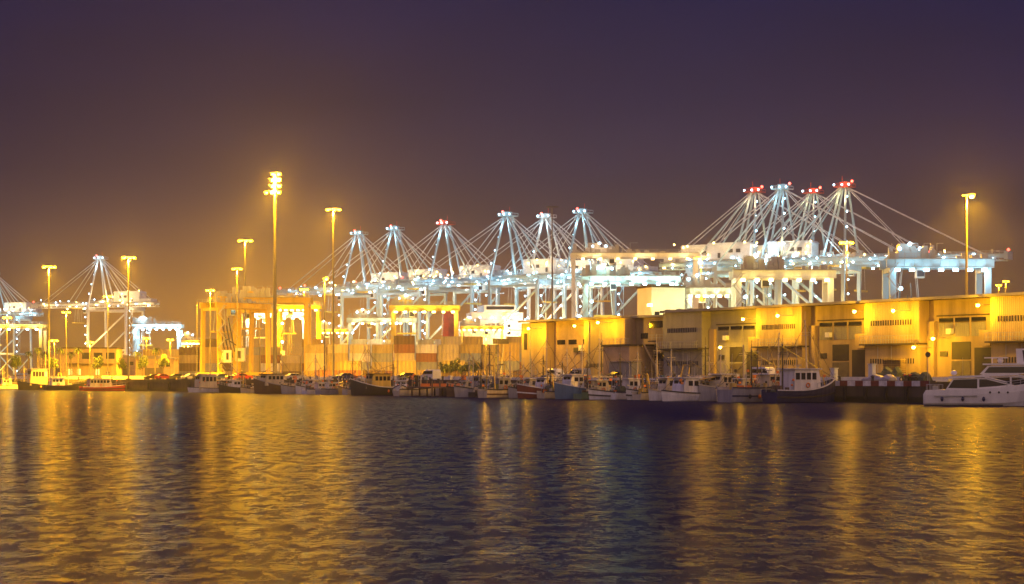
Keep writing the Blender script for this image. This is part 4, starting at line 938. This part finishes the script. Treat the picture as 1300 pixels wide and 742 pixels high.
    for i in range(int(L_ * 0.7)):
        x = random.uniform(-L_ * .45, L_ * .3); y = random.choice((-1, 1)) * B_ * .36; hh_ = random.uniform(1.2, 3.0); q = MB(); q.tube((x, y, dz), (x, y, dz + hh_), .035, n=5)
        q.cur = 1
        if i % 2: q.box(x + .2, y, dz + hh_ - .18, .45, .05, .32)
        else: q.ball((x, y, dz + hh_ * .6), .16, 7, 5)
        q.build('dan_pole', (M['galv'], M['orange' if (int(px) + i) % 3 else 'steel_dark']), t)
    q = MB()
    for i in range(6): q.box(random.uniform(-L_ * .4, L_ * .1), random.uniform(-.3, .3) * B_, dz + .45, random.uniform(.3, .8), random.uniform(.3, .7), random.uniform(.3, .9))
    q.build('deck_gear', M[['p_cream', 'p_grey', 'p_yellow', 'wood'][int(px) % 4]], t)
    # tackle heap on deck
    q = MB()
    for i in range(9): q.ball((random.uniform(-L_ * .4, -L_ * .05), random.uniform(-.3, .3) * B_, dz + .12), random.uniform(.18, .4), 7, 4, .7)
    q.build('nets', M['net'], t)
    # mooring line to the quay
    e = -L_ / 2 if dirn == 'out' else L_ / 2
    sg = -1 if dirn == 'out' else 1
    if dirn in ('out', 'in'): MB().tube((e, .5, fb_ + (bowup if dirn == 'in' else 0) - .1), (e + sg * 1.7, .9, G + .25), .03, n=5).build('mooring_line', M['wood'], t)
    return t
W = 'white '
boat(8, 9, 3.2, 1.0, .7, 'in', 'small red-trimmed white boat at the left edge', trim='red_paint', house=(0, 2.6, 2.0, 2.0), masts=((-1, 4.5, 0),), boxes=3)
boat(52, 12.5, 4.2, 1.3, 1.1, 'out', 'black tugboat-like trawler with stacked wheelhouse and bright deck lamps', hull='p_black', house=(1.0, 4.6, 3.2, 4.2), masts=((-1.2, 8, 0), (4.5, 5, 0)), arch=(-5, 3.4, 3.2, 0), name='tugboat', buoys=4, hm='p_cream', lit=True)
boat(84, 11, 3.6, 1.2, 1.1, 'in', 'black-hulled trawler with pale stern cabin next to the red boat', hull='p_black', house=(-2.4, 3.4, 2.4, 2.2), masts=((0.5, 5, 0),), boxes=2)
boat(131, 11, 3.6, 1.0, .5, 'in', 'orange-red hulled low boat with a long pale cabin', hull='red_paint', trim='p_white', house=(-1.0, 5.4, 2.6, 2.2), masts=((1, 4, 0),), lower='p_black', hm='p_cream')
boat(268, 10.5, 3.8, .95, .3, 'out', 'blunt white boat with a two-level square cabin, alone at the quay wall', house=(1.2, 4.0, 2.8, 3.1), hm='p_cream', name='cabin_boat', rail=False, canopy=(-3.0, 4.0, 2.0))
boat(324, 6.5, 2.4, .8, .5, 'out', 'small pale open boat left of the brown trawler', hull='p_cream', trim='p_brown', house=(-.4, 1.6, 1.4, 1.3))
boat(352, 10, 4.0, 1.6, 1.5, 'out', 'dark brown trawler with a cream wheelhouse and three square windows', hull='p_brown', trim='p_grey', house=(1.2, 4.0, 3.0, 2.2), masts=((-1, 5.6, 0), (2.0, 3.6, 0)), hm='p_cream', roofm='p_black', buoys=3)
boat(384, 9, 3.2, 1.1, .8, 'out', 'grey open boat heaped with tackle right of the brown trawler', hull='p_grey', trim='p_black', house=(-1, 1.8, 1.8, 1.6), masts=((0, 3.5, 0),), boxes=5, drum=True)
boat(411, 8, 3.0, 1.0, .9, 'in', 'small white boat with dark trim, left of a pair below the thin dark post', house=(-.6, 2.0, 1.8, 1.5), masts=((1, 3.0, 0),), boxes=2)
boat(430, 8.5, 3.0, 1.1, 1.1, 'in', 'small white boat with blue-grey bow, right of a pair below the tall post', hull='p_grey', house=(-1.5, 2.0, 1.8, 1.4), masts=((0, 3.4, 0),), boxes=2)
boat(448, 6, 2.4, .9, .7, 'out', 'short yellowish rowing boat beside the black trawler bow', hull='p_yellow', trim='p_brown', rail=False)
boat(477, 10, 3.8, 1.5, 1.5, 'out', 'black trawler with high white bow, yellow wheelhouse and dark roof', hull='p_black', trim='p_white', house=(-.4, 3.8, 3.0, 2.5), masts=((1.0, 7.4, 1.2), (-3.5, 4.5, 0)), hm='p_yellow', roofm='p_black', boxes=2, buoys=2, boom=(-3, .6, 2.5, 5.2))
boat(509, 6.5, 3.0, 1.1, .9, 'along', 'tiny white cabin boat seen nearly bow-on beside the black trawler', house=(-.6, 2.2, 2.0, 1.8), rzadd=math.pi - 0.5, off=7.5)
boat(531, 8.5, 3.0, 1.2, .8, 'in', 'long pale low-hulled boat left of the wooden pontoon', hull='p_cream', trim='p_black', masts=((0.5, 3.2, 0),), boxes=3, rail=False)
boat(611, 10, 3.6, 1.2, .7, 'out', 'dark cluttered fishing boat with raised net gear at the pontoon end', hull='p_grey', trim='p_black', house=(0, 2.6, 2.4, 2.4), masts=((-1.5, 7.5, 0), (1.5, 5.5, 0)), arch=(-3.4, 4.4, 2.8, -.4), boom=(-2, 1, 2.4, 6.5), drum=True, boxes=4, hm='p_grey')
boat(651, 11, 3.8, 1.35, .8, 'in', 'long pale-hulled boat with dark sheer stripe before the railing', hull='p_cream', trim='p_black', house=(-2, 2.4, 2.2, 2.0), masts=((-.5, 6, 0), (2.0, 4, 0)), arch=(-4.0, 4.0, 2.8, 0), drum=True, boxes=3, hm='p_grey', lower='p_brown')
boat(694, 10.5, 3.8, 1.35, .9, 'out', 'red-striped fishing boat with a rounded white wheelhouse', hull='p_red', trim='p_white', house=(-.2, 3.0, 2.6, 2.0), masts=((0, 8.2, 0), (-2.8, 4.5, 0)), lower='p_white', boom=(-3, 1, 1.5, 4.6), boxes=2, buoys=2)
boat(742, 10.5, 3.8, 1.5, 1.0, 'out', 'light blue fishing boat below the white van', hull='p_blue', trim='p_white', house=(2.0, 2.4, 2.4, 2.0), masts=((0.4, 6.8, 0), (-3.0, 7.4, 0)), canopy=(-2.2, 3.6, 2.1), boxes=4, buoys=2)
boat(784, 10, 3.0, 1.0, .6, 'out', 'low white speedboat with black side stripes next to the light blue boat', trim='p_black', house=(-.8, 2.0, 1.8, 1.1), lower='p_black', name='speedboat', rail=True)
boat(823, 7.5, 2.8, 1.1, .5, 'out', 'small black and white boat with orange buoy and an arched frame', trim='p_black', house=(-1, 1.8, 1.7, 1.7), arch=(.6, 2.9, 1.6, 0), hm='p_white', boxes=2, lower='p_black')
boat(852, 7.5, 2.8, 1.0, .6, 'out', 'cream cabin boat with tilted yellow gallows behind the canopy boat', hull='p_white', trim='p_cream', house=(.5, 2.2, 2.0, 2.3), hm='p_cream', masts=((0, 6.2, 0),), arch=(-1.6, 4.2, 2.2, -1.0), off=8)
boat(877, 9.5, 3.5, 1.1, .4, 'out', 'white boat with box cabin and long cream canopy on posts', trim='p_black', house=(.8, 2.6, 2.8, 2.2), canopy=(-2.3, 3.9, 2.5), masts=((-2.4, 6.6, 0),), name='canopy_boat', rail=False, off=9.5)
boat(918, 8, 3.4, 1.6, .7, 'out', 'stout grey-hulled boat with a domed cream wheelhouse', hull='p_grey', trim='p_cream', house=(0, 2.8, 2.4, 2.2), hm='p_cream', masts=((.4, 4.8, 0),), boom=(1, 2, 3.8, 1.6), boxes=2)
boat(966, 11.5, 4.2, 1.9, 1.0, 'in', 'grey-white trawler with tall side plating, dark stripe and leaning boom', hull='p_grey', trim='p_navy', house=(1.6, 2.6, 2.6, 1.7), masts=((-1.5, 5.2, 0),), boom=(3.2, .4, 1.2, 5.8), lower='p_navy', boxes=4, buoys=2, hm='p_cream', off=8.6)
boat(1019, 10.5, 4.0, 1.6, 1.5, 'in', 'navy-hulled trawler with white wheelhouse, tall mast and leaning yellow pole', hull='p_navy', trim='p_white', house=(-.4, 4.2, 3.0, 2.8), masts=((0.8, 9.0, -.4), (-3.2, 6.0, 0)), boom=(3.6, .8, 1.6, 7.4), boxes=2, lower='p_black')
for i, (px, L_, hull, dr, lb) in enumerate(((296, 6.5, 'p_black', 'out', 'small dark open boat between the blunt cabin boat and the pale open one'), (398, 7.5, 'p_white', 'out', 'small white boat with green net heap squeezed beside the tackle boat'), (463, 8, 'p_cream', 'in', 'cream boat half hidden behind the black trawler'),
    (592, 7.5, 'p_brown', 'out', 'brown open boat just right of the timber pontoon'), (628, 8.5, 'p_black', 'in', 'dark boat between the cluttered boat and the long pale-hulled one'), (673, 8, 'p_grey', 'out', 'grey boat just left of the red-striped fishing boat'), (717, 8.5, 'p_cream', 'in', 'cream boat between the red-striped and the light blue boats'),
    (764, 8.5, 'p_green', 'in', 'grey-green boat at the stern of the light blue boat'), (804, 7.5, 'p_white', 'in', 'small white boat right of the speedboat'), (838, 8, 'p_cream', 'in', 'cream boat behind the small arched-frame boat'), (896, 8.5, 'p_white', 'in', 'white boat between the canopy boat and the domed wheelhouse'), (942, 8.5, 'p_cream', 'out', 'cream boat left of the grey-white trawler'), (992, 9, 'p_white', 'out', 'white boat between the grey-white trawler and the navy one'))):
    boat(px, L_, L_ * .36, 1.1, .7, dr, lb, hull=hull, trim='p_black' if i % 2 else 'p_navy', house=(-.3, 2.2, 1.8, 1.7 + .2 * (i % 3)), hm='p_cream' if i % 2 else 'p_white', masts=((.6 - i % 2, 5.2 + (i * 7 % 5) * .7, .2 * (i % 3 - 1)), (-L_ * .3, 3.8 + i % 3, 0)), boxes=2, arch=(-L_ * .28, 2.8, 1.8, -.3) if i % 3 == 0 else None, drum=i % 2 == 0, off=L_ / 2 + .9)
# small dinghies and a timber pontoon
p = quay(570, 4.0); t = thing('pontoon', 'dark timber pontoon on piles with orange crates, between two groups of boats', 'pontoon', (p.x, p.y, 0), nrm)
MB().box(0, 0, 1.5, 11, 7.5, .25).build('deck', M['wood'], t)
for i in range(8):
    for s_ in (-1, 1): MB().tube((-5 + i * 1.45, s_ * 3.6, -.6), (-5 + i * 1.45, s_ * 3.6, 2.6), .16, .14).build('pile', M['wood'], t)
for i in range(5): o = MB().box(0, 0, .25, 1.5, .9, .5).build('fish_crate', M['orange'], None, (p.x + i * 1.7 - 4, p.y + .6 * (i % 2), 1.64)); tag(o, 'orange crate on the timber pontoon, %s from the left' % ORD[i], 'crate', 'orange crates on the pontoon')

# ------------------------------------------------------------------ motor yachts
def yacht(lb, pos, rz, sc=1.0, fly=False):
    t = thing('motor_yacht', lb, 'yacht', pos, rz, 'white motor yachts'); t.scale = (sc, sc, sc)
    st = [(-7, 1.75, 1.5), (-6.7, 1.95, 2.0), (-5, 2.15, 2.1), (-2, 2.25, 2.15), (1, 2.25, 2.25), (3.5, 2.1, 2.5), (5.2, 1.6, 2.75), (6.5, .8, 2.95), (7.2, .05, 3.05)]
    rings = []
    for x, w, zs in st:
        r_ = max(0, x - 2.5) * .22
        rings.append([(x - r_ * 1.5, -w * .6, -.3), (x - r_, -w * .88, .35 + r_ * .3), (x, -w * .98, zs * .7), (x, -w, zs), (x, w, zs), (x, w * .98, zs * .7), (x - r_, w * .88, .35 + r_ * .3), (x - r_ * 1.5, w * .6, -.3)])
    MB().loft(rings).build('hull', M['gel_white'], t, smooth=False)
    q = MB()
    for s_ in (-1, 1): q.bar((-5.6, s_ * 2.2, 1.25), (-.2, s_ * 2.28, 1.3), .1, .12)
    q.build('rubbing_strake', M['galv'], t)
    q = MB()
    for s_ in (-1, 1): q.bar((-6.9, s_ * 1.62, .08), (3.0, s_ * 1.9, .1), .06, .16)
    q.build('boot_stripe', M['p_black'], t)
    c = MB().prism([(-4.2, 2.05), (-3.3, 3.45), (.8, 3.62), (4.6, 2.62), (4.6, 2.2)], -1.85, 1.85).build('cabin', M['gel_white'], t)
    for s_ in (-1, 1):
        MB().prism([(-3.85, 2.3), (-3.15, 3.35), (-.2, 3.45), (-.2, 2.25)], s_ * 1.86 - .03, s_ * 1.86 + .03).build('window', M['glass'], c)
        MB().prism([(.05, 2.4), (.05, 3.42), (.9, 3.42), (3.6, 2.72), (2.2, 2.55)], s_ * 1.86 - .03, s_ * 1.86 + .03).build('window', M['glass'], c)
    MB().prism([(-4.3, 3.55), (-3.6, 3.82), (.4, 3.95), (3.6, 3.1), (3.5, 2.98), (.6, 3.7), (-4.2, 3.46)], -2.0, 2.0).build('roof', M['gel_white'], c)
    q = MB()
    for s_ in (-1, 1):
        for k in range(5): q.tube((-6.6 + k * .5, s_ * 1.7, 2.0), (-6.6 + k * .5, s_ * 1.7, 2.75), .03, n=5)
        q.tube((-6.6, s_ * 1.7, 2.75), (-4.6, s_ * 1.7, 2.75), .03, n=5)
    q.tube((-6.2, -1.0, 2.0), (-6.2, -1.0, 6.0), .03, .02, n=5)
    q.build('rail', M['galv'], t)
    q = MB(); bow = [s_ for s_ in st if s_[0] > 2.9]
    for sg in (-1, 1):
        for a, b_ in zip(bow, bow[1:]):
            q.tube((a[0], sg * a[1] * .95, a[2] + .6), (b_[0], sg * b_[1] * .95, b_[2] + .6), .035, n=5); q.tube((a[0], sg * a[1] * .95, a[2] + .3), (b_[0], sg * b_[1] * .95, b_[2] + .3), .02, n=5)
        for a in bow: q.tube((a[0], sg * a[1] * .95, a[2]), (a[0], sg * a[1] * .95, a[2] + .6), .03, n=5)
    q.build('bow_rail', M['galv'], t)
    for k in range(3): MB().tube((1.4 + k * 1.1, -2.26 + k * .1, 1.75), (1.4 + k * 1.1, -2.1 + k * .1, 1.75), .14, n=10).build('porthole', M['glass'], t)
    for k in (-4.6, -2.0, .6): MB().ball((k, -2.42, .9), .2, 8, 6, 1.6).build('fender', M['p_navy'], t)
    MB().ball((-3.2, 1.0, 4.25), .42, 10, 6, .8).build('radar_dome', M['gel_white'], t)
    MB().box(-5.5, -1.2, 2.3, .7, .6, .6).build('locker', M['galv'], t)
    if fly:
        f = MB().prism([(-4.0, 3.84), (-3.0, 4.9), (3.0, 5.0), (4.2, 3.9)], -1.7, 1.7).build('upper_deck', M['gel_white'], t)
        for s_ in (-1, 1): MB().prism([(-3.4, 4.0), (-2.8, 4.75), (2.6, 4.8), (3.4, 4.0)], s_ * 1.71 - .03, s_ * 1.71 + .03).build('window', M['glass'], f)
        MB().box(-.2, 0, 5.12, 6.8, 3.7, .2).build('roof', M['gel_white'], f)
        MB().prism([(.6, 5.23), (2.9, 5.23), (2.4, 7.1), (.5, 7.1)], -1.3, 1.3).build('radar_arch', M['gel_white'], t)
        for s_ in (-1, 1): MB().prism([(1.5, 5.4), (2.6, 5.4), (2.2, 6.9), (1.3, 6.9)], s_ * 1.31 - .02, s_ * 1.31 + .02).build('arch_panel', M['p_black'], t)
        MB().tube((-2.6, 0, 5.2), (-2.6, 0, 5.9), .08).bar((-3.6, 0, 5.95), (-.6, 0, 5.95), .14).ball((-1.6, .3, 5.6), .4).build('radar', M['gel_white'], t)
    return t
d = 221; yacht('sleek white motor yacht with dark raked windows, nearest boat at the right', (XX(1243, d), d, 0), R(-14), 0.86)
d = 235; yacht('taller white yacht with flybridge and dark radar arch behind the nearest one', (XX(1286, d), d, 0), R(-20), 0.92, fly=True)

# ------------------------------------------------------------------ sky, haze, camera
w = bpy.data.worlds.new('World'); S.world = w; w.use_nodes = True
nt = w.node_tree; N = nt.nodes; L = nt.links; bg = N['Background']
tc = N.new('ShaderNodeTexCoord'); sp = N.new('ShaderNodeSeparateXYZ'); L.new(tc.outputs['Generated'], sp.inputs[0])
cr = N.new('ShaderNodeValToRGB'); e = cr.color_ramp
pts = [(0.0, (.13, .058, .022)), (.035, (.11, .052, .026)), (.07, (.058, .031, .034)), (.10, (.028, .018, .042)), (.135, (.0135, .0105, .044)), (.19, (.0035, .0062, .044)), (.30, (.05, .048, .28)), (1.0, (.05, .048, .26))]
e.elements[0].position = 0; e.elements[0].color = (*pts[0][1], 1); e.elements[1].position = 1; e.elements[1].color = (*pts[-1][1], 1)
for p_, c in pts[1:-1]: q = e.elements.new(p_); q.color = (*c, 1)
L.new(sp.outputs['Z'], cr.inputs['Fac'])
# warm fill added to the unseen sky behind the viewer, brightens boats and walls
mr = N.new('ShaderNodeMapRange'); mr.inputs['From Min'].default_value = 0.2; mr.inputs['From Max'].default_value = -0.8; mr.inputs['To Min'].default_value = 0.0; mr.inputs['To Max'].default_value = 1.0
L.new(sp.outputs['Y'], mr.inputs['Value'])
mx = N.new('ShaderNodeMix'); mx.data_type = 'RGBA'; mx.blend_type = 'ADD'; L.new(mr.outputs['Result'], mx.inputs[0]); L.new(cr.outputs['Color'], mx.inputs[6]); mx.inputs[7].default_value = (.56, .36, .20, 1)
# light pollution over the busy left half of the port
def mth(op, a, b=None):
    n = N.new('ShaderNodeMath'); n.operation = op
    for i, v in enumerate((a, b)):
        if v is None: continue
        if isinstance(v, (int, float)): n.inputs[i].default_value = v
        else: L.new(v, n.inputs[i])
    return n.outputs[0]
ax = mth('DIVIDE', mth('ADD', sp.outputs['X'], 0.10), 0.125); az = mth('DIVIDE', sp.outputs['Z'], 0.052)
g_ = mth('EXPONENT', mth('MULTIPLY', mth('ADD', mth('MULTIPLY', ax, ax), mth('MULTIPLY', az, az)), -1.0))
front = mth('GREATER_THAN', sp.outputs['Y'], 0.0)
g_ = mth('MULTIPLY', g_, front)
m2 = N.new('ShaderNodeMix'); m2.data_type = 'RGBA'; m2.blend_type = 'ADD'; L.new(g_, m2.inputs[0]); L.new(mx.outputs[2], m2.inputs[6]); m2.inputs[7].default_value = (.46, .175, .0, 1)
# uneven thin cloud
mpc = N.new('ShaderNodeMapping'); mpc.inputs['Scale'].default_value = (3.0, 3.0, 11.0); L.new(tc.outputs['Generated'], mpc.inputs['Vector'])
nc = N.new('ShaderNodeTexNoise'); nc.inputs['Scale'].default_value = 1.6; nc.inputs['Detail'].default_value = 5; L.new(mpc.outputs['Vector'], nc.inputs['Vector'])
mc = N.new('ShaderNodeMapRange'); mc.inputs['From Min'].default_value = 0.3; mc.inputs['From Max'].default_value = 0.7; mc.inputs['To Min'].default_value = 0.76; mc.inputs['To Max'].default_value = 1.24; L.new(nc.outputs['Fac'], mc.inputs['Value'])
vm = N.new('ShaderNodeVectorMath'); vm.operation = 'SCALE'; L.new(m2.outputs[2], vm.inputs[0]); L.new(mc.outputs['Result'], vm.inputs['Scale'])
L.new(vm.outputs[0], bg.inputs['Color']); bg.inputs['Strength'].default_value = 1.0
sk = N.new('ShaderNodeTexSky'); sk.sky_type = 'NISHITA'; sk.sun_disc = False; sk.sun_elevation = R(-5); sk.sun_rotation = R(100)
bg2 = N.new('ShaderNodeBackground'); bg2.inputs['Strength'].default_value = 0.05; L.new(sk.outputs[0], bg2.inputs['Color'])
ad = N.new('ShaderNodeAddShader'); L.new(bg.outputs[0], ad.inputs[0]); L.new(bg2.outputs[0], ad.inputs[1]); L.new(ad.outputs[0], N['World Output'].inputs['Surface'])

HAZE = 0.00014
if HAZE:
    hz = MB().span(-790, 790, -50, 1710, -1.95, 130)
    hm_ = bpy.data.materials.new('harbour haze'); hm_.use_nodes = True; n_ = hm_.node_tree; n_.nodes.remove(n_.nodes['Principled BSDF'])
    pv = n_.nodes.new('ShaderNodeVolumePrincipled'); pv.inputs['Color'].default_value = (.85, .85, .88, 1); pv.inputs['Density'].default_value = HAZE; pv.inputs['Anisotropy'].default_value = 0.68
    n_.links.new(pv.outputs[0], n_.nodes['Material Output'].inputs['Volume'])
    kind(hz.build('haze', hm_), 'stuff')

cam = bpy.data.cameras.new('camera'); cam.lens = 70.0; cam.sensor_width = 36; cam.shift_y = (HOR - 371.0) / 1300.0; cam.clip_end = 5000; cam.clip_start = 0.5
co = bpy.data.objects.new('camera', cam); COL.objects.link(co); co.location = (0, 0, HC); co.rotation_euler = (R(90), 0, 0); S.camera = co
S.view_settings.view_transform = 'Standard'; S.view_settings.look = 'None'; S.view_settings.gamma = 1; S.view_settings.exposure = -0.08
S.render.engine = 'CYCLES'
cy = S.cycles; cy.use_denoising = True; cy.max_bounces = 4; cy.diffuse_bounces = 2; cy.glossy_bounces = 2; cy.volume_bounces = 0; cy.transmission_bounces = 1; cy.sample_clamp_indirect = 4.0; cy.sample_clamp_direct = 0
cy.use_light_tree = True
try: cy.denoiser = 'OPENIMAGEDENOISE'
except Exception: pass
